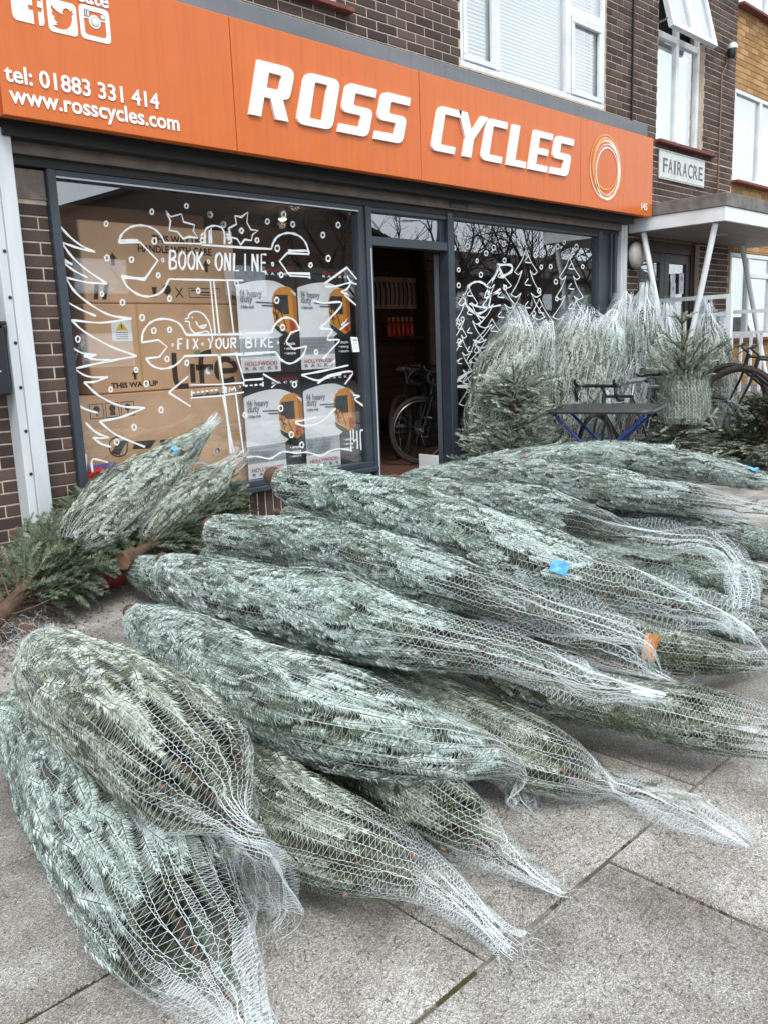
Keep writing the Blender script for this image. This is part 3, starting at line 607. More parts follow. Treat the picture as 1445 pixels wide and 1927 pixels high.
paint('painted_spanner', sw1, [(c4(J1),{}),(c4([(975,555),(1200,562)])+c5([(0,382),(260,400),(500,413)]),{'sm':2}),(c5([(500,413),(515,365),(550,320),(620,298),(695,318),(745,370),(770,450)]),{}),
   (c4([(705,555),(830,552),(935,660),(855,775),(720,750)]),{'sm':0}),(c4([(712,540),(820,540)]),{}),(c4([(735,765),(860,765)]),{}),(c4([(720,750),(755,815),(830,865),(905,870),(965,838),(1002,770)]),{}),(c4([(1002,770),(1220,775),(1440,778)]),{'sm':2}),
   (c5([(770,450),(612,442),(558,500),(632,605),(778,612)]),{'sm':0}),(c5([(620,425),(760,425)]),{}),(c5([(605,585),(775,590),(772,625)]),{'sm':0})], 4.4, 5, 'painted open-ended spanner carrying the upper slogan')
paint('painted_spanner', sw1, [(c4([(840,1145),(850,1080),(900,1022),(980,1005),(1060,1032),(1105,1100)]),{}),(c4([(1105,1100),(1300,1098),(1445,1095)])+c5([(300,1018),(500,1010)]),{'sm':2}),(c4([(840,1145),(940,1130),(990,1170),(945,1230),(865,1240)]),{'sm':0}),(c4([(865,1240),(900,1280),(960,1300),(1035,1282),(1095,1225)]),{}),(c4([(1095,1225),(1300,1218),(1445,1212)])+c5([(300,1160),(530,1150)]),{'sm':2}),
   (c5([(500,1010),(530,950),(590,905),(660,920),(705,990)]),{}),(c5([(705,990),(640,1010),(605,1075),(655,1130),(752,1108)]),{'sm':0}),(c5([(752,1108),(720,1180),(640,1232),(570,1205),(530,1150)]),{})], 4.2, 5, 'painted open-ended spanner carrying the lower slogan')
paint('painted_bars', sw1, [(c4([(1245,775),(1275,1095)]),{}),(c4([(1265,775),(1300,1095)]),{}),(c4([(1345,775),(1385,1095)]),{}),(c4([(1295,1215),(1320,1380)]),{}),(c7([(1300,80),(1330,320),(1365,670)]),{}),(c7([(1320,330),(1385,665)]),{}),(c7([(1395,70),(1445,240)]),{}),(c6([(120,260),(165,540),(215,960)]),{}),(c6([(245,540),(300,960)]),{})], 3.4, 2)
paint('painted_arrow', sw1, [(c7([(1000,310),(1115,215),(1128,265),(1300,262),(1445,252)]),{'sm':0}),(c7([(1000,310),(1130,392),(1132,342),(1300,330),(1445,308)]),{'sm':0}),(c6([(245,262),(440,248)]),{}),(c6([(300,440),(440,430),(440,395),(545,455),(500,492)]),{'sm':0})]+[(c7([(1138+i*27,312-i*3.4),(1154+i*27,310-i*3.4)]),{'sm':0}) for i in range(6)]+[(c6([(310+i*35,480-i*3),(330+i*35,478-i*3)]),{'sm':0}) for i in range(4)]+[(c6([(440,450),(440,485)]),{'sm':0}),(c6([(300,480),(305,440)]),{'sm':0}),(c7([(1136,298),(1136,330)]),{'sm':0})], 3.8, 4, 'painted double-headed distance arrow')
paint('painted_lettering', sw1, [(c7([(1315,285),(1325,278),(1340,282),(1335,296),(1318,308),(1345,306)]),{'sm':2}),(c7([(1358,306),(1362,280),(1374,296),(1388,278),(1398,302)]),{'sm':0}),(c6([(272,486),(280,484)]),{'sm':0})], 4.2, 4, 'painted marking 2M')
HOLLY = c4([(980,365),(1012,402),(1075,385),(1088,432),(1152,450),(1145,485),(1172,527),(1122,520),(1085,532),(1052,490),(1003,482),(1010,425),(980,365)])
paint('painted_holly', sw1, [(HOLLY,{'sm':0}),(c5([(195,265),(250,235),(240,175),(285,185),(330,150),(325,225),(355,275),(405,280),(365,310),(357,352),(310,345),(280,382),(255,340),(208,328),(195,265)]),{'sm':0}),(c5([(270,285),(285,265),(300,280),(288,298),(270,285)]),{}),
   (c4([(1185,545),(1195,525),(1212,535),(1205,555),(1185,548)]),{}),(c4([(1190,515),(1205,500),(1218,515),(1208,530),(1190,518)]),{}),(c4([(1350,540),(1365,530),(1370,550),(1352,558)]),{}),(c4([(1340,510),(1355,505),(1358,522),(1340,525)]),{}),(c4([(1215,560),(1212,500),(1225,470),(1265,455),(1310,465),(1328,500),(1330,565)]),{}),(c4([(1240,560),(1240,480)]),{}),(c4([(1250,470),(1252,560)]),{})], 4.0, 4, 'painted holly leaves and bell')
paint('painted_robin', sw1, [(c4([(1095,1005),(1115,1000),(1120,980),(1150,962),(1195,970),(1230,1010),(1248,1060),(1258,1120)]),{}),(c4([(1095,1020),(1120,1020)]),{}),(c4([(1122,1020),(1128,1060),(1160,1090),(1220,1078),(1240,1090)]),{}),(c4([(1160,1020),(1180,1050),(1222,1040),(1205,1060),(1180,1055)]),{}),(c4([(1136,997),(1142,997)]),{})], 3.2, 4, 'painted robin above the lower slogan')
paint('painted_snow_line', sw1, [(c6([(320,990),(400,985),(490,1000),(560,960),(600,950),(680,960),(760,955),(850,980),(920,945),(990,930),(1070,940)]),{}),(c6([(1065,800),(1070,950)]),{}),(c6([(1085,790),(1088,870),(1110,860)]),{}),(c6([(1110,800),(1115,930)]),{}),(c6([(1140,940),(1135,810),(1155,795)]),{}),(c7([(1090,778),(1180,725),(1270,755),(1400,735)]),{}),(c6([(0,1020),(60,1050),(160,1070),(250,1000)]),{}),
   (c5([(880,660),(1040,545),(1110,630)]),{'sm':0}),(c5([(1040,605),(1070,650),(1110,665)]),{}),(c5([(890,680),(960,680),(1060,655),(1040,700),(1000,720),(1045,735)]),{}),(c5([(1020,740),(1105,815)]),{}),(c5([(800,780),(870,800),(1005,800),(900,930),(850,980),(935,990),(900,1060),(985,1065),(930,1130),(870,1200)]),{}),(c5([(1000,960),(1055,905),(1010,960),(1065,930),(990,990)]),{'sm':0}),(c6([(715,402),(880,370),(1050,332)]),{}),(c6([(715,402),(830,440),(930,400),(1080,378),(1025,468)]),{}),(c6([(920,330),(955,295)]),{}),(c6([(670,735),(760,720),(820,700)]),{}),(c6([(670,745),(740,765),(850,740),(960,640)]),{}),(c6([(1085,545),(1130,555),(1095,575),(1160,625)]),{}),(c6([(830,460),(900,420),(1000,395)]),{})], 3.6, 4, 'painted fir outline and snow drift on the right of the window')
SNOW1 = c4([(630,443),(900,372),(1105,338),(1246,389),(1323,447),(635,645),(780,655),(605,858),(727,908),(843,998),(938,748),(1005,885),(1174,838),(463,1125),(912,1075),(1005,1070),(807,1307),(990,1243),(915,545),(1238,1310),(1107,1265)])+c5([(62,167),(157,238),(588,166),(471,216),(653,236),(868,313),(977,241),(906,480),(780,528),(397,350),(542,408),(570,598),(538,780),(250,658)])+c7([(955,413),(795,515),(867,258),(657,292),(692,603),(1288,655),(1236,182)])+c6([(113,947),(310,687),(567,640),(643,828),(717,902),(820,237),(580,62),(665,470)])
SNOW2 = c9([(78,158),(60,282),(165,268),(315,325),(455,250),(375,280),(570,222),(755,220),(938,238),(885,272),(1036,274),(775,318),(708,342),(462,382),(242,386),(95,458),(272,497),(95,582),(137,670),(465,600),(755,437),(830,432),(1053,347),(1087,432),(872,553),(738,625),(880,690),(697,808),(125,853),(98,1028),(47,635),(778,922),(1005,325)])
for win, S_ in ((sw1, SNOW1), (sw2, SNOW2)):
    for (sx_, sy_) in S_:
        m = MB(); r = random.uniform(3.6,5.4)*(1 if win is sw1 else .82); a0 = random.random()*6
        stroke(m, [(sx_+r*.78*math.cos(a0+a*1.0472), sy_+r*1.08*math.sin(a0+a*1.0472)) for a in range(6)], 3.4 if win is sw1 else 2.4, 3, True)
        m.build('painted_snowflake', M_['paint'], win, smooth=False)
# hand-lettered slogans: one object a letter
SF = {'B':[[(0,0),(0,1)],[(0,1),(.7,.95),(.75,.65),(0,.53)],[(0,.53),(.85,.42),(.8,.06),(0,0)]],'O':[[(.5,1),(.08,.75),(.05,.3),(.45,0),(.85,.25),(.9,.75),(.5,1)]],'K':[[(0,0),(0,1)],[(.8,1),(.05,.5)],[(.2,.55),(.85,0)]],'N':[[(0,0),(.05,1)],[(.05,1),(.75,0)],[(.75,0),(.75,1)]],'L':[[(.05,1),(0,0),(.7,.02)]],'I':[[(.3,0),(.3,1)]],'E':[[(.7,1),(0,1),(0,0),(.7,0)],[(0,.52),(.6,.52)]],'F':[[(.7,1),(0,1),(0,0)],[(0,.55),(.6,.55)]],'X':[[(0,0),(.8,1)],[(0,1),(.8,0)]],'Y':[[(0,1),(.4,.5),(.8,1)],[(.4,.5),(.3,0)]],'U':[[(0,1),(.05,.2),(.4,0),(.75,.2),(.8,1)]],'R':[[(0,0),(0,1)],[(0,1),(.75,.9),(.7,.55),(0,.5)],[(.25,.5),(.8,0)]],'.':[[(.2,.45),(.3,.55),(.4,.45),(.3,.38),(.2,.45)]]}
def slogan(txt, p0, p1, h0, h1, w):
    n = len(txt); 
    for i, ch in enumerate(txt):
        if ch == ' ': continue
        t = i/n; x = p0[0]+(p1[0]-p0[0])*t; y = p0[1]+(p1[1]-p0[1])*t; cw = (p1[0]-p0[0])/n*.78; h = h0+(h1-h0)*t
        m = MB()
        for k, st in enumerate(SF[ch]): stroke(m, [(x+a*cw, y-b*h+(p1[1]-p0[1])/n*a) for a, b in st], w, 3 if ch in 'OBRU.' else 0, Y=PAINT_Y-.0003-.0002*k)
        m.build('painted_letter', M_['paint'], sw1, smooth=False)
slogan('.BOOK.ONLINE.', (303,505), (527,512), 34, 32, 4.6)
slogan('.FIX.YOUR BIKE.', (322,658), (535,652), 20, 17, 4.0)
# right window: a row of painted firs over a bicycle
def zig(ax, ay, w, h, n, lean=0):
    out = []; 
    for sgn in (-1, 1):
        x, y = ax, ay; 
        for k in range(n):
            tip = (ax+lean*(k+1)/n+sgn*w*(.35+.65*(k+1)/n), ay+h*(k+1)/n); back = (ax+lean*(k+1)/n+sgn*w*.32*(.4+.6*(k+1)/n), ay+h*(k+1)/n-h*.015)
            out.append([(x,y),((x+tip[0])/2-sgn*w*.06,(y+tip[1])/2),tip]); out.append([tip,((tip[0]+back[0])/2,tip[1]+h*.03),back]); x, y = back
    out = [[(max(p_[0], 852), p_[1]) for p_ in st_] for st_ in out]
    for k in range(n): out.append([(ax+w*.1,ay+h*(k+.3)/n),(ax-w*.05,ay+h*(k+.55)/n),(ax+w*.22,ay+h*(k+.6)/n)])
    return out
for (ax, ay, w, h, n, ww) in ((989,469,42,170,4,1.9),(1071,484,38,150,4,1.9),(1014,562,40,90,2,1.8),(938,500,46,150,4,2.0),(880,536,36,140,4,2.0),(862,600,30,130,4,1.9),(925,600,55,120,3,1.8),(893,640,30,120,3,1.8)):
    paint('painted_tree', sw2, zig(ax, ay, w, h, n), ww, 3)
for st_k in [([(880+a_*1.0+24*math.cos(t),560+30*math.sin(t)) for t in np.linspace(0,6.28,14) for a_ in (18,)],{'w':4}),(c9([(400,420),(510,420),(515,470),(440,510),(430,470),(400,420)]),{'w':5}),(c9([(410,460),(300,680),(430,610)]),{'w':4}),(c9([(360,540),(330,650),(420,640)]),{'w':4}),(c9([(180,730),(300,760),(430,740)]),{}),(c9([(170,750),(260,830),(300,840)]),{}),(c8([(530,960),(600,900),(720,840)]),{'w':5}),(c8([(540,965),(640,965)]),{'w':6})]: paint('painted_stroke', sw2, [st_k], 3.5, 4)
cal = MB(); q0 = atY(660,634,5.283); cal.V  # small white calculator sticker low on the right edge
sx0, sz0 = q0[0], q0[2]
cal.prism([(sx0,sz0),(sx0+.075,sz0-.005),(sx0+.095,sz0-.125),(sx0+.02,sz0-.125)], 5.279, 5.284); st = cal.build('calculator_sticker', M_['paper'], sw1)
kb = MB(); [kb.box((sx0+.025+.017*i+.006*j*.4,5.2775,sz0-.06-.02*j),(sx0+.034+.017*i+.006*j*.4,5.2788,sz0-.052-.02*j)) for i in range(3) for j in range(3)]; kb.box((sx0+.02,5.2775,sz0-.035),(sx0+.068,5.2788,sz0-.018)); kb.build('keypad', M_['greyp'], sw1)

# ================================================================== shop sign
def text_obj(name, txt, x, z, size, m, parent, y=4.946, depth=.004, width=None, bold=0.0, shear=0.0, label=None):
    cu = bpy.data.curves.new(name, 'FONT'); cu.body = txt; cu.size = size; cu.extrude = depth/2; cu.offset = bold; cu.shear = shear; cu.resolution_u = 3
    t = bpy.data.objects.new(name+'_tmp', cu); COL.objects.link(t)
    dg = bpy.context.evaluated_depsgraph_get(); me = bpy.data.meshes.new_from_object(t.evaluated_get(dg)); bpy.data.objects.remove(t); bpy.data.curves.remove(cu)
    n = len(me.vertices); co = np.empty(n*3, np.float32); me.vertices.foreach_get('co', co); co = co.reshape(-1,3).astype(float)
    w = co[:,0].max()-co[:,0].min(); sx_ = (width/w) if width else 1
    V = np.stack([(co[:,0]-co[:,0].min())*sx_+x, y-co[:,2], co[:,1]+z], 1)
    F = [list(p.vertices) for p in me.polygons]; bpy.data.meshes.remove(me)
    o = add(name, V, F, M_[m], parent)
    if label: o['label'] = label
    return o
def each_glyph(o, parent):
    me = o.data; n = len(me.vertices); p = list(range(n))
    def fd(a):
        while p[a] != a: p[a] = p[p[a]]; a = p[a]
        return a
    for f in me.polygons:
        v = list(f.vertices)
        for b in v[1:]: p[fd(b)] = fd(v[0])
    comps = {}
    for i in range(n): comps.setdefault(fd(i), []).append(i)
    C = sorted([(min(me.vertices[i].co.x for i in c), max(me.vertices[i].co.x for i in c), c) for c in comps.values()]); G = []
    for a, b, c in C:
        if G and a < G[-1][1]-.25*(b-a): G[-1][1] = max(G[-1][1], b); G[-1][2].extend(c)
        else: G.append([a, b, list(c)])
    og = ORG[parent.name]; m = me.materials[0]; faces = [list(f.vertices) for f in me.polygons]; co = [tuple(v.co) for v in me.vertices]; nm = o.name.split('.')[0]
    bpy.data.objects.remove(o)
    for a, b, c in G:
        ix = {v: k for k, v in enumerate(c)}; add(nm, np.array([co[v] for v in c])+og, [[ix[v] for v in f] for f in faces if f[0] in ix], m, parent)
S_ = thing('shop_sign', 'long orange shop sign with white lettering above the shutter box', 'sign', (5.65, 5.0, 2.72))
xs = [2.05, 3.60, 5.417, 7.78, 9.25]
for a, b in zip(xs, xs[1:]):
    q = MB(); q.bbox((a+.003,4.95,2.722),(b-.003,4.985,3.556),.004); q.build('panel', M_['orange'], S_)
q = MB(); q.box((2.052,4.986,2.725),(2.064,5.27,3.55)); q.box((9.236,4.986,2.725),(9.248,5.27,3.55)); q.box((2.065,4.986,2.7225),(9.235,5.02,2.7345)); q.build('side_panel', M_['orange'], S_)
q = MB(); q.bbox((2.05,4.995,3.5565),(9.20,5.27,3.695),.01); q.build('capping', M_['lead'], B_)
# block capitals with rounded corners, drawn as outlines on a 0..1 grid and sheared
def rr(pts, r=.12, k=5):
    out = []; n = len(pts)
    for i, p in enumerate(pts):
        rad = p[2] if len(p) > 2 else 0
        a, b, c = np.array(pts[i-1][:2]), np.array(p[:2]), np.array(pts[(i+1)%n][:2])
        if not rad: out.append(tuple(b)); continue
        d1, d2 = unit(a-b), unit(c-b); p1, p2 = b+d1*rad, b+d2*rad
        for t in np.linspace(0,1,k): out.append(tuple((1-t)**2*p1+2*t*(1-t)*b+t*t*p2))
    return out
LT = {
 'R': [rr([(0,0),(.23,0),(.23,.36),(.36,.36),(.52,0),(.78,0),(.60,.38),(.72,.42,.06),(.74,.55,.05),(.76,1,.2),(0,1)]), rr([(.25,.54),(.25,.82),(.51,.82,.04),(.50,.54,.06)])],
 'O': [rr([(0,0,.17),(.78,0,.17),(.80,1,.17),(.02,1,.17)]), rr([(.26,.15,.03),(.26,.85,.03),(.54,.85,.03),(.54,.15,.03)])],
 'S': [rr([(0,0),(.72,0,.16),(.74,.58,.14),(.26,.58,.05),(.26,.83,.05),(.76,.83),(.76,1),(.02,1,.16),(.0,.41,.14),(.48,.41,.05),(.48,.17,.05),(0,.17)])],
 'C': [rr([(0,0,.16),(.70,0),(.70,.16),(.25,.16,.03),(.25,.84,.03),(.72,.84),(.72,1),(.02,1,.16)])],
 'Y': [rr([(.27,0),(.52,0),(.52,.42),(.86,1),(.64,1),(.42,.60),(.22,1),(-.04,1),(.27,.42)])],
 'L': [rr([(0,0),(.62,0),(.62,.16),(.25,.16),(.25,1),(0,1)])],
 'E': [rr([(0,0),(.70,0),(.70,.16),(.25,.16),(.25,.42),(.64,.42),(.64,.58),(.25,.58),(.25,.84),(.72,.84),(.72,1),(0,1,.06)])],
}
def fill_letter(loops, x, z, w, h, sh, y=4.950, d=.022):
    cu = bpy.data.curves.new('letter', 'CURVE'); cu.dimensions = '2D'; cu.fill_mode = 'BOTH'; cu.extrude = d/2
    for lp in loops:
        sp = cu.splines.new('POLY'); sp.points.add(len(lp)-1); sp.use_cyclic_u = True
        for i, (a, b) in enumerate(lp): sp.points[i].co = (x+a*w+sh*b*h, z+b*h, 0, 1)
    t = bpy.data.objects.new('tmp', cu); COL.objects.link(t); dg = bpy.context.evaluated_depsgraph_get(); me = bpy.data.meshes.new_from_object(t.evaluated_get(dg)); bpy.data.objects.remove(t); bpy.data.curves.remove(cu)
    V = [(v.co.x, y-d/2-v.co.z, v.co.y) for v in me.vertices]; F = [list(p.vertices) for p in me.polygons]; bpy.data.meshes.remove(me); return V, F
lw = .40
for ch, x0 in list(zip('ROSS', (3.70,4.105,4.50,4.87)))+list(zip('CYCLES', (5.515,5.80,6.16,6.53,6.86,7.21))):
    w_ = {'R':.43,'O':.43,'S':.425,'C':.42,'Y':.44,'L':.46,'E':.43}[ch]
    V, F = fill_letter(LT[ch], x0, 2.968, w_, .358, .27)
    add('letter', V, F, M_['letter'], S_)
each_glyph(text_obj('small_letter', 'tel: 01883 331 414', 2.078, 2.898, .125, 'letter', S_, width=.945, bold=.0022), S_)
each_glyph(text_obj('small_letter', 'www.rosscycles.com', 2.092, 2.790, .128, 'letter', S_, width=1.065, bold=.0024), S_)
each_glyph(text_obj('small_letter', '145', 9.00, 2.782, .105, 'letter', S_, width=.13, bold=.0006), S_)
each_glyph(text_obj('small_letter', 'create', 2.44, 3.405, .12, 'letter', S_, width=.30, bold=.002), S_)
# three square social icons
def iconbase(name, x0, x1, z0, z1, holes, r=.16):
    loops = [rr([(0,0,r),(1,0,r),(1,1,r),(0,1,r)])]+holes
    V, F = fill_letter(loops, x0, z0, x1-x0, z1-z0, 0, y=4.949, d=.003); return add(name, V, F, M_['letter'], S_)
fV, fF = fill_letter([[(0,.16),(.03,.06),(.10,.01),(.16,0),(.66,0),(.66,.40),(.52,.40),(.52,.54),(.66,.54),(.66,.70),(.70,.82),(.80,.87),(.95,.87),(.95,.72),(.84,.72),(.82,.66),(.82,.54),(.96,.54),(.94,.40),(.82,.40),(.82,0),(.92,0),(.98,.05),(1,.12),(1,1),(0,1)]], 2.160, 3.222, .178, .172, 0, y=4.949, d=.003)
o = add('social_icon', fV, fF, M_['letter'], S_); o['label'] = 'white square icon with cut-out letter f'
bird = [(.12,.20),(.25,.14),(.45,.12),(.62,.17),(.76,.30),(.83,.48),(.84,.62),(.92,.72),(.84,.70),(.90,.80),(.80,.75),(.70,.82),(.58,.79),(.51,.68),(.52,.60),(.36,.64),(.22,.74),(.15,.82),(.13,.70),(.19,.60),(.13,.61),(.17,.50),(.25,.44),(.18,.45),(.24,.35),(.34,.31),(.24,.30),(.30,.24),(.20,.21)]
o = iconbase('social_icon', 2.360, 2.532, 3.206, 3.378, [bird]); o['label'] = 'white square icon with cut-out bird'
o = iconbase('social_icon', 2.550, 2.736, 3.208, 3.392, [rr([(.14,.14,.12),(.86,.14,.12),(.86,.62,.02),(.14,.62,.02)]), rr([(.14,.655,.02),(.86,.655,.02),(.86,.86,.12),(.30,.86,.02),(.30,.70),(.14,.70)])]); o['label'] = 'white square icon with camera outline'
cm = MB(); cm.lathe((2.643,4.9475,3.312), [(.036,-.002),(.036,.001)], 20, 'y'); cm.build('camera_lens', M_['letter'], S_); cm = MB(); cm.lathe((2.643,4.945,3.312), [(.026,-.0005),(.026,.001)], 20, 'y'); cm.build('camera_ring', M_['greyp'], S_); cm = MB(); cm.lathe((2.643,4.9435,3.312), [(.020,-.0003),(.020,.001)], 20, 'y'); cm.build('camera_lens', M_['letter'], S_)
cm = MB(); cm.box((2.685,4.946,3.338),(2.705,4.949,3.358)); [cm.box((2.582+.011*i,4.946,3.335),(2.588+.011*i,4.949,3.372)) for i in range(3)]; cm.build('camera_lens', M_['letter'], S_)
# ring emblem: loose overlapping hoops
for k, (cx_, cz_, rx, rz, w_, m) in enumerate(((8.255,3.14,.265,.275,.040,'ringw'),(8.285,3.125,.275,.30,.020,'ringy'),(8.235,3.165,.30,.29,.014,'ringo'),(8.28,3.10,.255,.27,.030,'ringw'),(8.245,3.145,.315,.315,.010,'ringw'),(8.285,3.15,.31,.29,.012,'ringy'),(8.25,3.17,.25,.25,.024,'ringo'),(8.25,3.13,.33,.32,.009,'ringo'),(8.272,3.10,.225,.235,.016,'ringw'))):
    r = MB(); a0 = k*.7; n = 56; pts = []
    for i in range(n):
        a = 6.28318*i/n; c, s_ = math.cos(.35), math.sin(.35); px_, pz_ = rx*math.cos(a), rz*math.sin(a); pts.append((cx_+px_*c+pz_*s_*.3, cz_+pz_-px_*s_*.15))
    r.ribbon(pts, [w_*(.55+.45*math.sin(6.28*i/n+a0)) for i in range(n)], 4.9490-.0008*k, True); r.build('emblem_ring', M_[m], S_, smooth=False)

# ================================================================== entrance, canopy, plaque
P_ = thing('name_plaque', 'pale rectangular plaque reading FAIRACRE on dark brick wall', 'sign', (10.58, FY-.02, 3.27)); q = MB(); q.bbox((9.985,FY-.022,3.262),(11.185,FY-.001,3.602),.006); q.build('plate', M_['plaque'], P_)
q = MB()
for a, b in (((10.0,3.277),(11.17,3.282)),((10.0,3.582),(11.17,3.587))): q.box((a[0],FY-.0235,a[1]),(b[0],FY-.0222,b[1]))
q.build('border', M_['plaque_text'], P_)
for i, ch in enumerate('FAIRACRE'):
    xx = (10.065,10.195,10.345,10.43,10.575,10.72,10.865,11.01)[i]
    text_obj('letter', ch, xx, 3.345, .235, 'plaque_text', P_, y=FY-.024, depth=.003, width={'I':.04}.get(ch,.115), bold=.001)
D_ = thing('entrance_doors', 'dark brown glazed double doors under the white canopy', 'door', (10.36, FY+.1, .66))
q = MB(); q.bbox((9.56,5.34,.66),(9.66,5.44,2.56)); q.bbox((11.07,5.34,.66),(11.17,5.44,2.56)); q.bbox((9.66,5.342,2.42),(11.07,5.44,2.56)); q.build('frame', M_['brown_door'], D_)
for a, b in ((9.66,10.36),(10.364,11.07)):
    q = MB(); q.bbox((a,5.355,.66),(a+.12,5.41,2.419)); q.bbox((b-.12,5.355,.66),(b,5.41,2.419)); q.bbox((a+.12,5.356,.66),(b-.12,5.41,.85)); q.bbox((a+.12,5.356,2.30),(b-.12,5.41,2.419)); lf = q.build('door_leaf', M_['brown_door'], D_); pane(lf, a+.12, b-.12, .85, 2.30, 5.38, 'glass')
for (a, b, c, d) in ((9.73,9.86,1.78,2.05),(10.53,10.66,1.78,2.06),(10.555,10.64,2.062,2.18),(10.76,10.88,1.93,2.19)):
    q = MB(); q.box((a,5.350,c),(b,5.3545,d)); n_ = q.build('notice', M_['paper'], D_)
    if d-c > .2:
        k = MB(); [k.box((a+.02,5.3487,c+.03+.022*i),(b-.02,5.3497,c+.036+.022*i)) for i in range(4)]; k.lathe(((a+b)/2,5.349,d-.07), [(.03,-.0003),(.03,.0003)], 14, 'y'); k.build('print', M_['greyp'], n_)
q = MB(); q.box((9.2,FY+.42,.3),(12,FY+3,.66)); q.box((9.3,FY+1.5,.66),(11.9,FY+1.6,3)); q.build('hall', M_['dim'], D_)
C_ = thing('entrance_canopy', 'flat white canopy with grey felt edge on leaning white poles', 'canopy', (10.7, 4.7, 2.58))
q = MB(); q.bbox((9.30,4.125,2.585),(12.6,FY-.012,2.735),.004); q.build('fascia', M_['white'], C_); q = MB(); q.bbox((9.285,4.11,2.736),(12.62,FY-.012,2.875),.006); q.build('felt_edge', M_['concrete'], C_)
q = MB(); q.box((9.33,4.16,2.579),(12.57,FY-.02,2.584)); q.build('soffit', mat('canopy_soffit', (.24,.20,.18), .45, col2=(.17,.14,.125), nscale=2, stretch=(.4,3,1)), C_)
q = MB(); q.box((10.3,4.62,2.565),(10.5,4.72,2.5785)); q.build('soffit_light', M_['lampg'], C_)
text_obj('number', '120', 11.22, 2.63, .075, 'plaque_text', C_, y=4.123, depth=.002, width=.12)
for X in (9.38, 12.1):
    for yt in (5.12, 4.27):
        q = MB(); q.tube([(X,yt,2.578),(X,4.66+(yt-4.66)*.06,.70)], .033, 10); q.build('pole', M_['white'], C_)
q = MB(); q.bbox((9.33,4.25,-.02),(12.6,FY-.012,.66),.01); tag(q.build('entrance_landing', M_['concrete'], None, org=(10.9,4.6,0)), 'raised concrete landing in front of the entrance doors', 'landing')
R_ = thing('landing_railing', 'white tubular railing along the entrance landing', 'railing', (9.9, 4.7, .66))
def rail(X, y0, y1, zt, zb, zg, n, root, posts=True):
    q = MB(); q.bar((X,y0,zt),(X,y1,zt),.05,.045); q.build('top_rail', M_['white'], root); q = MB(); q.bar((X,y0,zb),(X,y1,zb),.04,.035); q.build('mid_rail', M_['white'], root)
    q = MB(); q.bar((X,y0,zg),(X,y0,zt+.02),.06,.06,(0,1,0)); q.build('post', M_['white'], root)
    q = MB(); q.bar((X,y1,zg),(X,y1,zt+.02),.06,.06,(0,1,0)); q.build('post', M_['white'], root)
    for i in range(1, n):
        y = y0+(y1-y0)*i/n; q = MB(); q.bar((X,y,zg+.08),(X,y,zb-.018),.03,.03,(0,1,0)); q.build('baluster', M_['white'], root)
rail(9.9, 4.30, 5.20, 1.82, 1.62, .66, 5, R_)
R2 = thing('path_railing', 'lower white railing beside the path right of the landing', 'railing', (11.0, 4.3, 0))
rail(11.0, 3.0, 4.86, 1.66, 1.40, .0, 15, R2)
Lp = thing('bulkhead_light', 'round frosted bulkhead light on brick beside the entrance', 'lamp', (9.40, FY-.05, 2.33)); q = MB(); q.lathe((9.40,FY-.03,2.335), [(.16,-.03),(.165,0),(.15,.02)], 24, 'y'); q.build('base', M_['dull'], Lp)
q = MB(); q.lathe((9.40,FY-.05,2.335), [(.152,-.0),(.150,.03),(.12,.062),(.06,.08),(.005,.085)], 24, 'y'); q.build('globe', M_['lampg'], Lp, smooth=True)
Sp = thing('sensor_lamp', 'small black and white sensor lamp on the upper brick wall', 'lamp', (11.72, FY-.05, 4.98)); q = MB(); q.lathe((11.72,FY-.08,4.98), [(.045,-.06),(.06,-.02),(.055,.04),(.03,.06)], 14); q.build('body', M_['black_pl'], Sp, smooth=True); q = MB(); q.lathe((11.73,FY-.09,5.055), [(.06,-.03),(.062,0),(.035,.04),(.005,.05)], 14); q.build('cover', M_['upvc'], Sp, smooth=True)
q = MB(); q.tube([(11.72,FY-.02,4.92),(11.72,FY-.015,4.85),(11.60,FY-.015,4.70),(11.60,FY-.014,2.88)], .010, 6); o = q.build('copper_cable', M_['cable'], None, org=(11.6,FY-.015,2.9)); tag(o, 'thin copper coloured cable running down from the sensor lamp', 'cable')
q = MB(); q.tube([(9.315,FY-.02,3.70),(9.315,FY-.02,6.3)], .014, 6); tag(q.build('black_cable', M_['black_pl'], None, org=(9.315,FY-.02,3.7)), 'black vertical cable on the brick beside the wide upper window', 'cable')
# letter box on the left
q = MB(); bx = thing('wall_box', 'black wall box at the left edge beside the grey post', 'box', (1.75,FY-.1,1.2)); q.bbox((1.40,5.12,1.20),(1.985,FY-.004,1.60),.012); q.build('body', M_['dull'], bx); q = MB(); q.bbox((1.385,5.105,1.601),(1.995,FY-.003,1.625),.006); q.build('lid', M_['dull'], bx)
text_obj('number', '5', 1.875, 1.255, .08, 'paper', bx, y=5.118, depth=.002); q = MB(); q.box((1.872,5.117,1.335),(1.935,5.119,1.345)); q.build('print', M_['greyp'], bx)

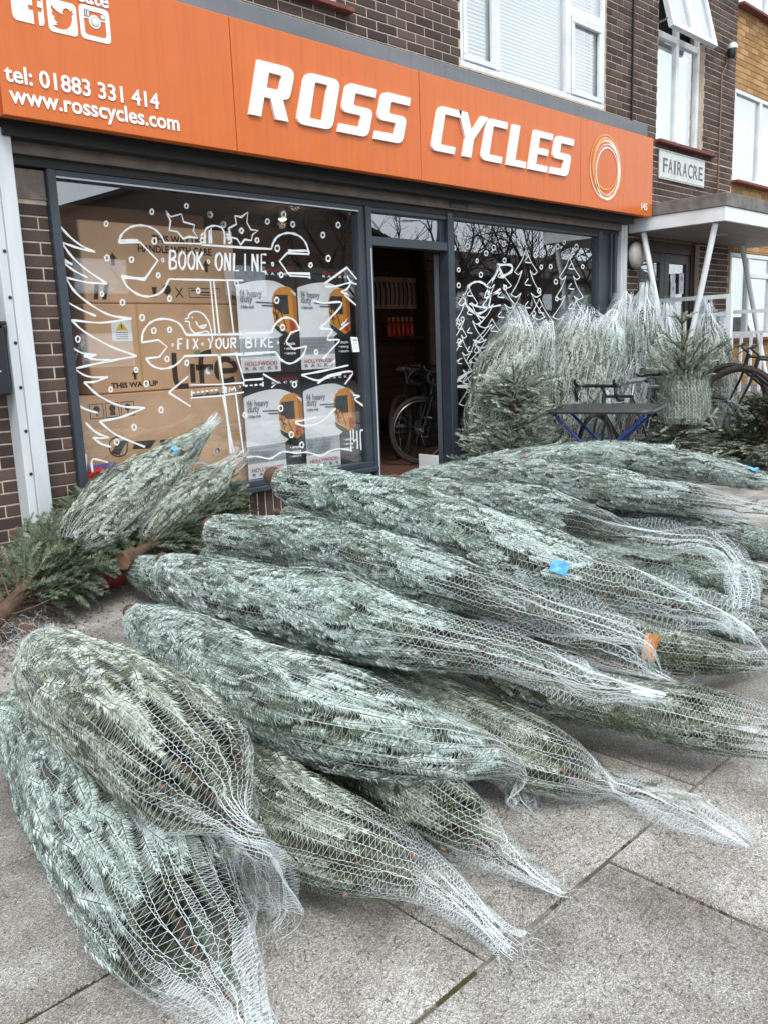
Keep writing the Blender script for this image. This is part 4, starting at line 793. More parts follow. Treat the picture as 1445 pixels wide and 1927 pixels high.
# ================================================================== next door in yellow brick
N_ = thing('yellow_brick_house', 'yellow brick house with white windows at the right edge', 'building', (15, FY+.3, 0)); nc = MB()
HY = [(12.14,16.0,3.46,4.665),(12.05,16,5.675,7.0),(12.20,15.0,1.31,2.53)]
wall_rect(12.055, 17.5, 0, 6.4, HY, fy=FY+.035, kind='yellow', core=nc); wy = nc.build('wall', M_['ymortar'], N_)
lay_bricks('yellow', wy, M_['ybrick'], lambda x, z: z > 2.4)
wA = framed('window', 12.14, 15.9, 3.47, 4.66, .06, [(13.03,.07),(14.6,.07)], fy=FY+.04, parent=N_)
for a, b in ((12.20,12.995),(13.065,14.565),(14.635,15.84)): pane(wA, a, b, 3.53, 4.60, FY+.075)
room(wA, 12.14, 15.9, 3.47, 4.66, FY+.25, 'curtain', 'net_curtain')
q = MB()
for i in range(14): q.tube([(12.24+.055*i,FY+.22+.012*(i%2),3.55),(12.24+.055*i,FY+.22,4.6)], .02, 6)
q.build('curtain', M_['curtain'], wA)
wB = framed('window', 12.06, 15.9, 5.685, 7.0, .06, [(13.1,.07)], fy=FY+.04, parent=N_); pane(wB, 12.12, 13.065, 5.745, 6.94, FY+.075); pane(wB, 13.135, 15.84, 5.745, 6.94, FY+.075); room(wB, 12.06, 15.9, 5.69, 7, FY+.25, 'curtain', 'net_curtain')
wC = framed('window', 12.21, 14.9, 1.32, 2.52, .06, [(12.86,.07),(13.7,.06)], [(12.895,13.67,2.22,.07)], fy=FY+.04, parent=N_)
for a, b, c, d in ((12.27,12.825,1.38,2.46),(12.895,13.67,1.38,2.185),(12.895,13.67,2.255,2.46),(13.73,14.84,1.38,2.46)): pane(wC, a, b, c, d, FY+.075)
q = MB()
for i in range(30): q.tube([(12.24+.055*i,FY+.20+.014*(i%2),1.36),(12.24+.055*i,FY+.20,2.5)], .02, 6)
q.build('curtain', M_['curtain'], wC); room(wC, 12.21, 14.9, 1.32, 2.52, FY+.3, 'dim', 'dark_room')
for x0, x1, z, w in ((12.1,16,3.462,wA),(12.06,16,5.68,wB),(12.15,15.1,1.315,wC)): sill(x0, x1, z, w)
nb = MB(); nb.box((12.25,FY+.5,-.1),(17.5,FY+8,6.4)); nb.build('inner_structure', M_['dim'], N_)
# ================================================================== what stands behind the glass
ORD = ('first','second','third','fourth','fifth','sixth','seventh','eighth','ninth','tenth','eleventh')
def carton(label, x0, x1, y0, y1, z0, z1, m='card'):
    t = thing('cardboard_box', label, 'box', ((x0+x1)/2, (y0+y1)/2, z0), group='cardboard bike boxes behind the left window')
    q = MB(); q.bbox((x0,y0,z0),(x1,y1,z1),.008); q.build('carton', M_[m], t)
    q = MB(); q.bar((x0+.01,y0-.0015,(z0+z1)/2),(x0+.011,y0-.0015,(z0+z1)/2),.001,.001); return t
def flat_text(txt, x, z, w, m, par, y, size=.1, bold=.002): return text_obj('print', txt, x, z, size, m, par, y=y, depth=.0008, width=w, bold=bold)
bxA = carton('upper cardboard box printed THIS WAY UP HANDLE WITH CARE', 2.68, 3.90, 5.50, 5.72, 1.757, 2.29)
flat_text('THIS WAY UP', 3.215, 2.175, .40, 'ink', bxA, 5.498, .07); flat_text('HANDLE WITH CARE', 3.10, 2.105, .60, 'ink', bxA, 5.498, .07); flat_text('R', 3.855, 1.79, .035, 'ink', bxA, 5.498, .09)
q = MB()
for x, z in ((2.905,2.05),(3.645,2.03)): q.prism([(x-.012,z-.045),(x+.012,z-.045),(x+.012,z),(x+.03,z),(x,z+.04),(x-.03,z),(x-.012,z)], 5.4975, 5.4995)
q.prism([(3.19,1.80),(3.21,1.80),(3.22,1.87),(3.18,1.87)], 5.4975, 5.4995); q.lathe((3.30,5.499,1.855), [(.035,-.0008),(.035,.0008)], 12, 'y'); q.box((3.297,5.4975,1.795),(3.303,5.4995,1.85)); q.bar((3.37,5.4985,1.80),(3.43,5.4985,1.87),.002,.008); q.bar((3.43,5.4985,1.80),(3.37,5.4985,1.87),.002,.008)
for a, b, c, d in ((3.48,1.80,3.75,1.804),(3.48,1.866,3.75,1.87),(3.48,1.804,3.483,1.866),(3.747,1.804,3.75,1.866),(3.58,1.835,3.66,1.843),(3.58,1.818,3.71,1.825),(3.5,1.848,3.56,1.855)): q.box((a,5.4975,b),(c,5.4995,d))
q.prism([(2.74,1.78),(2.77,1.78),(2.79,1.89),(2.76,1.89)], 5.4975, 5.4995); q.prism([(2.80,1.78),(2.83,1.78),(2.86,1.89),(2.83,1.89)], 5.4975, 5.4995)
q.build('print', M_['ink'], bxA)
bxB = carton('middle cardboard box with a large dark Life logo and warning label', 2.66, 3.92, 5.49, 5.70, 1.152, 1.752)
q = MB(); YB = 5.4885
for st in (c7([(1030,75),(1036,180),(1045,245),(1075,272),(1118,272)]),c7([(1138,140),(1146,252)]),c7([(1198,255),(1190,115),(1208,82),(1252,72)]),c7([(1160,162),(1262,158)]),c7([(1290,182),(1390,176),(1378,132),(1330,112),(1288,140),(1288,205),(1330,242),(1388,228)])): 
    g_ = glass_pts(st, 4, False, YB); q.ribbon(g_, .042, YB)
q.build('print', M_['ink'], bxB, smooth=False)
q = MB(); g_ = glass_pts(c7([(1145,100),(1150,70),(1185,55),(1188,75),(1165,108)]), 0, False, YB-.0008); q.addm([(a,YB-.0008,b) for a,b in g_], [tuple(range(len(g_)))]); q.build('leaf_print', M_['leafp'], bxB)
flat_text('THIS WAY UP', 2.80, 1.185, .36, 'ink', bxB, YB, .05)
q = MB(); q.prism([(2.985-.01,1.235),(2.985+.01,1.235),(2.985+.01,1.27),(3.01,1.27),(2.985,1.305),(2.96,1.27),(2.975,1.27)], YB-.0008, YB+.0008); q.build('print', M_['ink'], bxB)
q = MB(); q.box((2.84,5.4865,1.50),(2.99,5.4885,1.64)); wl = q.build('warning_label', M_['paper'], bxB); q = MB(); q.prism([(2.87,1.575),(2.96,1.575),(2.915,1.632)], 5.4850, 5.4862); q.build('warning_sign', M_['yelp'], wl); q = MB(); q.box((2.911,5.4838,1.590),(2.919,5.4848,1.612)); q.box((2.911,5.4838,1.581),(2.919,5.4848,1.586)); [q.box((2.87,5.4850,1.515+.014*i),(2.96,5.4862,1.519+.014*i)) for i in range(4)]; q.build('print', M_['ink'], wl)
q = MB(); q.bar((3.065,5.4875,1.152),(3.03,5.4875,1.752),.002,.014,(0,0,1)); q.V = []; q.F = []; q.n = 0; q.box((3.035,5.487,1.152),(3.049,5.4895,1.752)); q.build('strap', M_['tape'], bxB)
q = MB(); q.box((3.68,5.487,1.152),(3.694,5.4895,1.752)); q.build('strap', M_['tape'], bxB)
bxC = carton('lowest cardboard box with round bicycle brand mark and handling symbols', 2.46, 3.95, 5.46, 5.70, .345, 1.146)
q = MB(); YC = 5.4585
for i in range(3):
    x = 2.61+.115*i
    for a, b, c, d in ((x,.99,x+.10,.994),(x,1.086,x+.10,1.09),(x,.994,x+.004,1.086),(x+.096,.994,x+.10,1.086)): q.box((a,YC-.001,b),(c,YC+.001,d))
    q.lathe((x+.05,YC,1.052), [(.024,-.0008),(.024,.0008)], 10, 'y'); q.box((x+.046,YC-.001,1.005),(x+.054,YC+.001,1.045)) if i != 1 else q.box((x+.03,YC-.001,1.005),(x+.07,YC+.001,1.03))
g_ = glass_pts(c7([(755+0,630),(748,590),(705,572),(660,590),(648,632),(665,675),(705,688),(745,672)]), 4, True, YC); q.ribbon(g_, .010, YC, True)
for pl in (c7([(700,600),(755,590),(710,680),(655,672)]), c7([(800,598),(925,590),(890,640),(785,645)]), c7([(950,590),(1040,580),(1010,640),(940,645)])):
    g_ = glass_pts(pl, 0, False, YC); q.addm([(a,YC-.0005,b) for a,b in g_], [tuple(range(len(g_)))])
q.build('print', M_['ink'], bxC, smooth=False)
flat_text('www.alloraelt.net', 3.42, 1.075, .30, 'ink', bxC, YC, .05)
bxD = carton('dark shaded cardboard box on top behind the lettered boxes', 2.62, 3.83, 5.76, 5.98, 1.757, 2.43, 'card_shaded')
q = MB(); q.box((2.2,6.0,.165),(3.95,6.02,1.75)); st_ = thing('display_stand', 'dark stand carrying the stacked boxes', 'stand', (3.05,5.85,.165)); q.build('back_board', M_['dull'], st_); q = MB(); q.box((2.42,5.42,.165),(3.98,6.0,.343)); q.build('platform', M_['dull'], st_); q = MB(); q.box((2.60,5.73,.345),(3.9,5.98,1.755)); q.build('support', M_['dull'], st_)
# four identical rack posters
def poster(x0, x1, z0, z1, label, y, cut=0):
    w, h = x1-x0, z1-z0
    t = thing('poster', label, 'poster', ((x0+x1)/2, y, z0), group='bike rack posters in the left window')
    def P(u, v): return (x0+u*w, z0+v*h)
    q = MB(); q.box((x0,y,z0),(x1,y+.004,z1)); q.build('sheet', M_['blackp'], t)
    def layer(name, poly, m, k):
        q = MB(); q.prism([P(u,v) for u,v in poly], y-.0012*k, y-.0012*k+.001); return q.build(name, M_[m], t)
    arc = [(.0,.80)]+[(u,.80+.065*math.sin(math.pi*min(1,(u+.05)/1.1)) - (.20*max(0,u-.62)**1.3)) for u in np.linspace(.03,1,14)]
    layer('white_field', [(0,.335)]+[(.66,.335),(1,.46)]+arc[::-1][:-1]+[(0,.80)], 'paper', 1)
    layer('text_block', [(.0,.165),(.66,.165),(.66,.335),(0,.335)], 'greyp', 1); layer('footer', [(0,.02),(.66,.02),(.66,.165),(0,.165)], 'paper', 1)
    layer('van_body', [(.58,.70),(.62,.755),(.72,.78),(.9,.775),(1,.72),(1,.38),(.90,.345),(.60,.47),(.575,.58)], 'vanp', 2)
    layer('van_roof', [(.60,.745),(.70,.80),(.86,.815),(.98,.775),(.90,.775),(.72,.775)], 'vanp', 3)
    layer('van_window', [(.60,.69),(.63,.735),(.85,.735),(.86,.555),(.76,.555),(.62,.61)], 'glassp', 3)
    layer('van_side', [(.92,.75),(1,.72),(1,.40),(.94,.38)], 'vand', 3)
    layer('tail_light', [(.86,.50),(.95,.50),(.95,.385),(.87,.395)], 'redp', 4)
    layer('bumper', [(.58,.47),(.88,.355),(1,.40),(1,.345),(.86,.30),(.60,.42)], 'glassp', 4)
    q = MB()
    for a, b in (((.30,.665),(.66,.655)),((.40,.635),(.75,.625)),((.60,.66),(.66,.46)),((.69,.62),(.80,.42)),((.62,.50),(.78,.71)),((.64,.68),(.86,.73)),((.58,.58),(.70,.50))):
        pa, pb = P(*a), P(*b); q.bar((pa[0],y-.0065,pa[1]),(pb[0],y-.0065,pb[1]),.001,.007,(0,0,1)) if abs(pb[0]-pa[0])>abs(pb[1]-pa[1]) else q.bar((pa[0],y-.0065,pa[1]),(pb[0],y-.0065,pb[1]),.007,.001,(0,1,0))
    q.build('rack_drawing', M_['blackp'], t)
    def tx(s, u, v, ww, m, size, k=6, b=.0012): return text_obj('print', s, x0+u*w, z0+v*h, size, m, t, y=y-.0012*k, depth=.0006, width=ww*w, bold=b)
    tx('f4 heavy', .05, .715, .36, 'inkg', .07); tx('duty', .05, .665, .20, 'inkg', .07); tx('4 bike rack', .05, .61, .22, 'inkg', .03)
    for i, s in enumerate(('4 bikes, fits on most vehicles', 'folds flat when not in use', 'no frame clash, padded cradles', 'built for the road')): tx(s, .04, .30-.034*i, .50-.05*i, 'inkg', .025, b=0)
    tx('HOLLYWOOD', .06, .085, .54, 'redp', .042, b=.0002); tx('R  A  C  K  S', .06, .045, .54, 'inkg', .03)
    tx('HOLLYWOOD', .48, .945, .46, 'redp', .030, b=.0001); tx('R  A  C  K  S', .48, .915, .46, 'paper', .025)
    for i, s in enumerate(('• simple', '• strong', '• secure')): tx(s, .73, .265-.045*i, .20, 'paper', .03)
poster(3.805, 4.375, 1.222, 2.040, 'upper left poster of an amber van with bike rack beside the boxes', 5.372)
poster(4.385, 4.94, 1.222, 2.035, 'upper right poster of an amber van with bike rack', 5.365)
poster(3.805, 4.375, .405, 1.210, 'lower left poster of an amber van with bike rack beside the boxes', 5.372)
poster(4.385, 4.95, .405, 1.222, 'lower right poster of an amber van with bike rack nearest the door', 5.365)
rd = thing('red_hoop', 'red plastic hoop low in the left corner of the window', 'toy', (2.58,5.42,.43)); q = MB(); q.tube([(2.60+.10*math.cos(a),5.40,.545+.10*math.sin(a)) for a in np.linspace(0,6.2832,25)[:-1]], .022, 8, closed=True); q.build('hoop', M_['redrim'], rd); q = MB(); q.box((2.56,5.38,.345),(2.64,5.42,.447)); q.build('foot', M_['redrim'], rd)
q = MB(); q.bbox((2.455,5.43,.655),(2.75,5.445,.685),.003); tag(q.build('violet_strip', M_['purple'], None, org=(2.6,5.44,.655)), 'thin violet edging strip above the red hoop', 'strip')
wl_ = thing('display_bracket', 'thin pale wire stand in the window beside the boxes', 'stand', (2.56,5.45,.345)); q = MB(); q.tube([(2.54,5.5,.345),(2.54,5.5,1.45)], .006, 6); [q.tube([(2.54,5.5,1.30+.02*i),(2.60+.01*i,5.49,1.50)], .004, 5) for i in range(5)]; q.build('wire', M_['chrome'], wl_)
# ---------------------------------------------------- goods deeper in the shop
sw = thing('slatwall', 'brown slatwall panel at the back of the shop', 'shelving', (7.6,8.4,.17))
for i in range(17): q = MB(); q.box((5.9,8.42,.40+.145*i),(8.98,8.45,.535+.145*i)); q.build('slat', M_['shelf'], sw)
q = MB(); q.box((5.9,8.452,.17),(8.98,8.50,2.95)); q.build('backing', M_['dull'], sw)
sw3 = thing('slatwall', 'orange brown slatwall seen through the upper left of the right window', 'shelving', (7.9,6.9,.17))
for i in range(14): q = MB(); q.box((7.62,6.90,1.05+.12*i),(8.15,6.93,1.16+.12*i)); q.build('slat', M_['shelf'], sw3)
q = MB(); q.box((7.62,6.932,.17),(8.15,6.97,2.8)); q.build('backing', M_['dull'], sw3)
for i in range(11):
    x = 8.02+.085*i
    t = thing('hanging_pack', ORD[i]+' boxed accessory from the left in the row hanging on the back wall', 'pack', (x,8.33,1.88), group='hanging packs on the back wall'); q = MB(); q.bbox((x,8.34,1.90),(x+.070,8.38,2.32),.004); q.build('card', M_['pack'], t)
    q = MB(); q.tube([(x+.03,8.325,2.25),(x+.05,8.32,2.15),(x+.048,8.32,2.02),(x+.04,8.325,1.95)], .011, 6); q.build('accessory', M_['packd'], t); q = MB(); q.box((x+.02,8.335,2.31),(x+.04,8.39,2.35)); q.build('hook', M_['chrome'], t)
for i in range(6):
    x = 8.34+.088*i
    t = thing('red_bottle', ORD[i]+' red bottle from the left in the row on the narrow shelf', 'bottle', (x,8.30,1.525), group='red bottles on the back shelf'); q = MB(); q.lathe((x,8.30,1.525), [(.034,0),(.036,.02),(.036,.16),(.018,.20)], 12); q.build('bottle', M_['bottle'], t, smooth=True); q = MB(); q.lathe((x,8.30,1.725), [(.02,0),(.024,.02),(.02,.06)], 10); q.build('cap', M_['cap'], t, smooth=True)
q = MB(); q.bbox((8.28,8.18,1.48),(8.90,8.42,1.523),.004); tag(q.build('shelf', M_['shelf'], None, org=(8.6,8.3,1.48)), 'narrow shelf carrying the red bottles', 'shelf')
for i in range(5):
    x = 8.70+.045*i
    q = MB(); q.lathe((x,8.26,1.02), [(.012,0),(.014,.09),(.006,.12)], 8); tag(q.build('small_tube', M_['cap'], None, org=(x,8.26,1.02)), ORD[i]+' small pale tube from the left in the row below the bottles', 'tube', group='small tubes on the back wall')
q = MB(); q.box((8.64,8.2,.99),(8.95,8.42,1.018)); tag(q.build('shelf', M_['shelf'], None, org=(8.4,8.3,1.0)), 'short shelf carrying the small tubes', 'shelf')
for i, (x,y,z) in enumerate(((5.6,6.8,2.86),(6.3,7.9,2.86),(4.5,6.6,2.86))):
    t = thing('ceiling_lamp', ('middle','farthest','nearest')[i]+' of the small lit ceiling lamps inside the shop', 'lamp', (x,y,z), group='lit ceiling lamps in the shop'); q = MB(); q.lathe((x,y,z), [(.05,0),(.05,.03),(.03,.12)], 14); q.build('housing', M_['upvc'], t); q = MB(); q.lathe((x,y,z-.012), [(.02,-.01),(.04,0),(.045,.011)], 14); q.build('bulb', M_['bulb'], t)
    ld = bpy.data.lights.new('ceiling_lamp_light', 'POINT'); ld.energy = 0.8; ld.color = (1,.74,.5); ld.shadow_soft_size = .05; lo = bpy.data.objects.new('ceiling_lamp_light', ld); link(lo, t); lo.location = (0,0,-.06)
# ================================================================== firs
def make_sprig(n, L, nl, w, ang, seed, curl=.25, fill=1.0):
    """A fir shoot: needles on both sides of a stem along x; y lateral, z outward. Returns (tris, tone offset)."""
    r = np.random.default_rng(seed); T = []; tn = []
    for i in range(n):
        t = (i+.5)/n; sd = 1 if i % 2 else -1
        a = math.radians(ang*(1-.45*t)+r.normal(0, 7)); ln = nl*(1-.35*t**3)*r.uniform(.82, 1.1)*(.75+.25*min(1, t*5))
        x = L*t; up = r.uniform(-.15, .45)*ln*fill
        d = np.array([math.cos(a)*ln, sd*math.sin(a)*ln, up]); e = np.array([w/2, 0, r.uniform(-.3,.3)*w])
        b = np.array([x, sd*.0012, .001])
        T.append([b-e, b+e, b+d+np.array([0,0,-curl*ln*.3])]); tn.append(r.normal(0, .075))
    for k in range(3):
        T.append([[L*.93,(k-1)*w*.7-w*.4,0],[L*.93,(k-1)*w*.7+w*.4,0],[L+nl*.65,(k-1)*nl*.22,.1*nl]]); tn.append(.05)
    sw = .0011
    T.append([[0,-sw,.0008],[0,sw,.0008],[L,0,.0006]]); tn.append(-9); T.append([[0,0,-sw],[0,0,sw],[L,0,0]]); tn.append(-9)
    return np.array(T), np.array(tn)
TPL = {'near': [make_sprig(42, .105, .021, .0039, 58, s, fill=.5) for s in range(5)],
       'mid': [make_sprig(34, .115, .023, .0054, 55, 20+s, fill=.45) for s in range(4)],
       'far': [make_sprig(20, .12, .030, .0086, 48, 40+s, fill=.6) for s in range(4)],
       'open': [make_sprig(30, .085, .027, .0082, 55, 60+s, fill=1.5) for s in range(4)],
       'openfar': [make_sprig(20, .10, .032, .0125, 55, 80+s, fill=1.5) for s in range(4)]}
def place(tpl, P, T, N, scale, tone, r):
    """Copies of the shoots at points P along T with outward N, as one triangle soup."""
    T = T/(np.linalg.norm(T,axis=1)[:,None]+1e-12); B = np.cross(N, T); B /= (np.linalg.norm(B,axis=1)[:,None]+1e-12); N = np.cross(T, B)
    Vs, ts = [], []; pick = r.integers(0, len(TPL[tpl]), len(P))
    for k, (tri, tn) in enumerate(TPL[tpl]):
        m = pick == k
        if not m.any(): continue
        X = tri.reshape(-1,3); s = scale[m][:,None,None]
        V = P[m][:,None,:]+s*(X[None,:,0:1]*T[m][:,None,:]+X[None,:,1:2]*B[m][:,None,:]+X[None,:,2:3]*N[m][:,None,:])
        tt = np.clip(tone[m][:,None]+tn[None,:], .12, 1); tt[:, tn < -5] = .02
        Vs.append(V.reshape(-1,3)); ts.append(tt.ravel())
    return np.concatenate(Vs), np.concatenate(ts)
def soup(name, V, t, m, parent, kind='stuff'):
    o = add(name, V, np.arange(len(V)).reshape(-1,3), m, parent, tone=t)
    if kind: tag(o, kind=kind)
    return o
def resample(P, R, FL, step):
    """Smooth the spine and walk it at an even step."""
    A = np.column_stack([P, R, FL]); C = catmull(A, 10)
    s = np.concatenate([[0], np.cumsum(np.linalg.norm(np.diff(C[:,:3],axis=0),axis=1))]); n = max(8, int(s[-1]/step)); q = np.linspace(0, s[-1], n)
    C = np.stack([np.interp(q, s, C[:,k]) for k in range(5)], 1)
    return C[:,:3], np.maximum(C[:,3], .006), np.maximum(C[:,4], .12), q
def frames(P):
    T = np.gradient(P, axis=0); T /= np.linalg.norm(T,axis=1)[:,None]+1e-12
    U = np.zeros_like(P); up = np.array([0,0,1.]) if abs(T[len(T)//2][2]) < .8 else np.array([0,-1.,0])
    for i in range(len(P)):
        u = up-T[i]*(T[i]@up); U[i] = unit(u)
    W_ = np.cross(T, U)
    return T, U, W_
def hull_noise(seed, amp=1.0):
    r = np.random.default_rng(seed); ph = r.uniform(0, 6.28, 8); am = r.uniform(.3, 1, 8)
    def f(s, th):
        return amp*.035*(am[0]*np.sin(3*th+5*s+ph[0])+am[1]*np.sin(2*th-9*s+ph[1])+am[2]*np.sin(5*th+13*s+ph[2])+am[3]*np.sin(7*s+ph[3]+th)+.6*am[4]*np.sin(8*th+17*s+ph[4]))
    return f
LOD = {'near': dict(pitch=.0056, gap=.024, dens=.88, ww=.00066, rw=.00044), 'mid': dict(pitch=.0095, gap=.027, dens=.84, ww=.00084, rw=.00060), 'far': dict(pitch=.016, gap=.030, dens=.70, ww=.0021, rw=.0013)}
def unit_rows(a): return a/(np.linalg.norm(a,axis=1)[:,None]+1e-12)
def netted_tree(label, spine, lod='mid', body=.72, seed=1, tone=.62, name='netted_fir_tree', group='netted fir trees piled on the pavement', warm=False, shoots=40, trunk=True, tags=(), tsd=.13, fray=14, dark=True, butt_net=False):
    """spine: (point, radius, flatness) from the sawn butt to the end of the net's tail; body = share of the length filled with branches."""
    r = np.random.default_rng(seed); q = LOD[lod]
    P0 = np.array([s[0] for s in spine], float); R0 = np.array([s[1] for s in spine], float); F0 = np.array([s[2] for s in spine], float)
    base = P0[0].copy(); base[2] = max(0, min(P0[:,2]-R0))
    root = thing(name, label, 'fir tree', tuple(base), group=group)
    P, R, FL, s = resample(P0, R0, F0, q['pitch']); n = len(P); Ltot = s[-1]; T, U, W_ = frames(P); hn = hull_noise(seed, 2.0 if group == 'netted fir trees standing by the right window' else 1.0)
    def hull(i, th, k=1.0):       # i: float index array
        i = np.clip(i, 0, n-1.001); a = i.astype(int); f = (i-a)[:,None]
        Pc = P[a]*(1-f)+P[a+1]*f; Uc = U[a]*(1-f)+U[a+1]*f; Wc = W_[a]*(1-f)+W_[a+1]*f; Tc = T[a]*(1-f)+T[a+1]*f
        f = f[:,0]; Rc = R[a]*(1-f)+R[a+1]*f; Fc = FL[a]*(1-f)+FL[a+1]*f; sc = s[a]*(1-f)+s[a+1]*f
        rad = Rc*(1+hn(sc, th))*k; fl = np.where(np.sin(th) < 0, .93, 1.0)*Fc
        out = (np.cos(th)/np.maximum(.3, 1))[:,None]*Wc+(np.sin(th))[:,None]*Uc
        pt = Pc+(rad*np.cos(th))[:,None]*Wc+(rad*fl*np.sin(th))[:,None]*Uc
        return pt, out, Tc, Rc, sc
    nb = int(n*min(.94, body+(.07 if body < .85 else 0)))
    # inner branches as one solid core, the shade inside put into its colour
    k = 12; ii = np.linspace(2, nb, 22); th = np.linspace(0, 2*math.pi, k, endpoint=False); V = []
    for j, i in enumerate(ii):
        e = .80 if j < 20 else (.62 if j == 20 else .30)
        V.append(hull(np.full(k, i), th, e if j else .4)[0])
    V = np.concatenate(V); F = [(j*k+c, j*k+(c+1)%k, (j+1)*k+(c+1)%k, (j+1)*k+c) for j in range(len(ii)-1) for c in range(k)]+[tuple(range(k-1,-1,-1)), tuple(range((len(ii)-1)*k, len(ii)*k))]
    add('shaded_inner_branches', V, F, M_['core'], root, smooth=True)
    if trunk:
        b0, bd = P[0], -T[min(4,n-1)]; rt = min(.045, max(.030, R[0]*.8))
        m = MB(); m.tube([b0-bd*.25, b0, b0+bd*.11], [rt*1.15, rt*1.15, rt*1.1], 12, caps=False); tro = m.build('trunk', M_['bark'], root)
        m = MB(); m.tube([b0+bd*.106, b0+bd*.1105], [rt*1.105, rt*1.105], 12); m.build('sawn_end', M_['cutwood'], tro)
    # shoots lying along the hull towards the tip
    area = float(np.sum(2*math.pi*R[:nb])*(s[1]-s[0])); L0 = {'near':.105,'mid':.115,'far':.12}[lod]; m_ = int(area/(L0*.036)*4.2*q['dens'])
    w = np.cumsum(R[2:nb])/R[2:nb].sum(); i = np.interp((np.arange(m_)+r.random(m_))/m_, w, np.arange(2, nb)); th = (np.arange(m_)*2.399963+r.normal(0, .35, m_)) % (2*math.pi)
    keep = (np.sin(th) > -.75) | (r.random(m_) < .35); i, th = i[keep], th[keep]; m_ = len(i)
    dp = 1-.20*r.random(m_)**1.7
    pt, out, Tc, Rc, sc = hull(i, th, dp)
    lat = np.cross(out, Tc); jit = r.normal(0, .20, m_)
    ds_ = s[1]-s[0]; p2_ = hull(i+L0/ds_, th-jit*L0/np.maximum(Rc,.03), dp*np.where(r.random(m_) < .9, .985, 1.05))[0]; D = unit_rows(p2_-pt)
    N = out+r.normal(0, .22, (m_,3))
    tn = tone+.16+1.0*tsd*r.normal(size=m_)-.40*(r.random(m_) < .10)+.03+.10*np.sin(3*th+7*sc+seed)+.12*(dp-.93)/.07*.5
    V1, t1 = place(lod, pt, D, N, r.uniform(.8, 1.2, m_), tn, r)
    u_ = r.permutation(m_)[:int(m_*(.5 if dark else 0))]      # darker shoots deeper in, the shade of the gaps put into their tone
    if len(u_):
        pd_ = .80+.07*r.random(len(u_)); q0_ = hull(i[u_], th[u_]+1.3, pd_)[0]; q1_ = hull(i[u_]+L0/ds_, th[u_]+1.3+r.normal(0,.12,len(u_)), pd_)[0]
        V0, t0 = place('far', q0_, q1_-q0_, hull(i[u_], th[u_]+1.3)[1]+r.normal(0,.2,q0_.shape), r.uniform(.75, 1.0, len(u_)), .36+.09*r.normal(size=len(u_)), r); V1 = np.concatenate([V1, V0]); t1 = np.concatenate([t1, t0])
    # longer shoots into the net's empty end, the hollow's shade put into their tone
    nn = shoots
    if nn:
        i0 = nb*(1-.16*r.random(nn)); th2 = r.uniform(0, 2*math.pi, nn); ln = r.uniform(.10, .55, nn)*(n-nb)
        Ps, Ts, Ns = [], [], []
        for a in range(nn):
            steps = max(1, int(ln[a]*(s[1]-s[0])/(.07))); kk = r.uniform(.55, .97)
            idx = i0[a]+np.arange(steps+1)*(ln[a]/max(1,steps)); p_, o_, t_, _, _ = hull(np.minimum(idx, n-3.), np.full(steps+1, th2[a]), kk)
            for b in range(steps): Ps.append(p_[b]); Ts.append(p_[b+1]-p_[b]); Ns.append(o_[b])
        if Ps:
            Ps, Ts, Ns = map(np.array, (Ps, Ts, Ns)); V2, t2 = place(lod, Ps, Ts, Ns+r.normal(0,.4,Ns.shape), r.uniform(.8,1.1,len(Ps)), tone-.26+1.3*tsd*r.normal(size=len(Ps)), r)
            V1 = np.concatenate([V1, V2]); t1 = np.concatenate([t1, t2])
            if lod != 'far':
                bm = MB()
                for a in r.choice(len(Ps), min(len(Ps), 16), replace=False):
                    c = Ps[a]+Ts[a]; bm.obox(c, unit(Ts[a])*.006, unit(np.cross(Ts[a], Ns[a]))*.0032, unit(Ns[a])*.0032)
                tag(bm.build('buds', M_['bud'], root), kind='stuff')
    if lod != 'far' and shoots:      # the bare leader and a few side tips running into the tail
        m = MB(); e0, e1 = int(nb*.9), int(nb+(n-nb)*.80); m.tube(P[e0:e1:6]+r.normal(0,.004,(len(P[e0:e1:6]),3))-[0,0,.01], np.linspace(.008,.0025,len(P[e0:e1:6])), 6); m.build('leader', M_['bark'], root)
        a_ = np.arange(nb, nb+(n-nb)*.78, .055/(s[1]-s[0])); p0_ = hull(a_, np.full(len(a_), 2.0), .25)[0]; nv_ = len(a_)*2
        Vl, tl_ = place(lod, np.repeat(p0_,2,0), np.repeat(T[a_.astype(int)],2,0)+r.normal(0,.28,(nv_,3)), r.normal(0,1,(nv_,3)), r.uniform(.6,.9,nv_), .5+.1*r.normal(size=nv_), r); V1 = np.concatenate([V1, Vl]); t1 = np.concatenate([t1, tl_])
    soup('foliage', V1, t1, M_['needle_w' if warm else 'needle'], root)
    # the net: lengthways chains joined by a zigzag thread
    M = max(16, int(2*math.pi*R.max()/q['gap'])); i1 = n-1
    rows = np.arange(0, n); thick = 1+(.9*np.clip((.075-R)/.04, 0, 1)+(.8 if lod == 'far' else .15))*(np.arange(n) > nb); G = np.zeros((n, M, 3)); O = np.zeros((n, M, 3))
    ja = r.normal(0, .04, M); jb = r.uniform(0, 6.28, M)
    for j in range(M):
        th = 2*math.pi*j/M+ja[j]*.5+.030*np.sin(s*9+jb[j])+.03*np.sin(s*21+2.3*jb[j])+.35*math.sin(seed)*s+np.cumsum(r.normal(0,.004,n)+r.normal(0,.022,n)*(rows > nb*1.1))
        kk = np.where(rows < nb*.93, .980 if group == 'netted fir trees standing by the right window' else .955, 1.0)+.016*np.sin(s*23+jb[j])+r.normal(0, .004, n)
        kk = kk*(1+np.clip((rows-nb*1.08)/(n*.12), 0, 1)*(.30*np.sin(3*th+9*s+seed)+.17*np.sin(5*th-14*s+2*seed)))
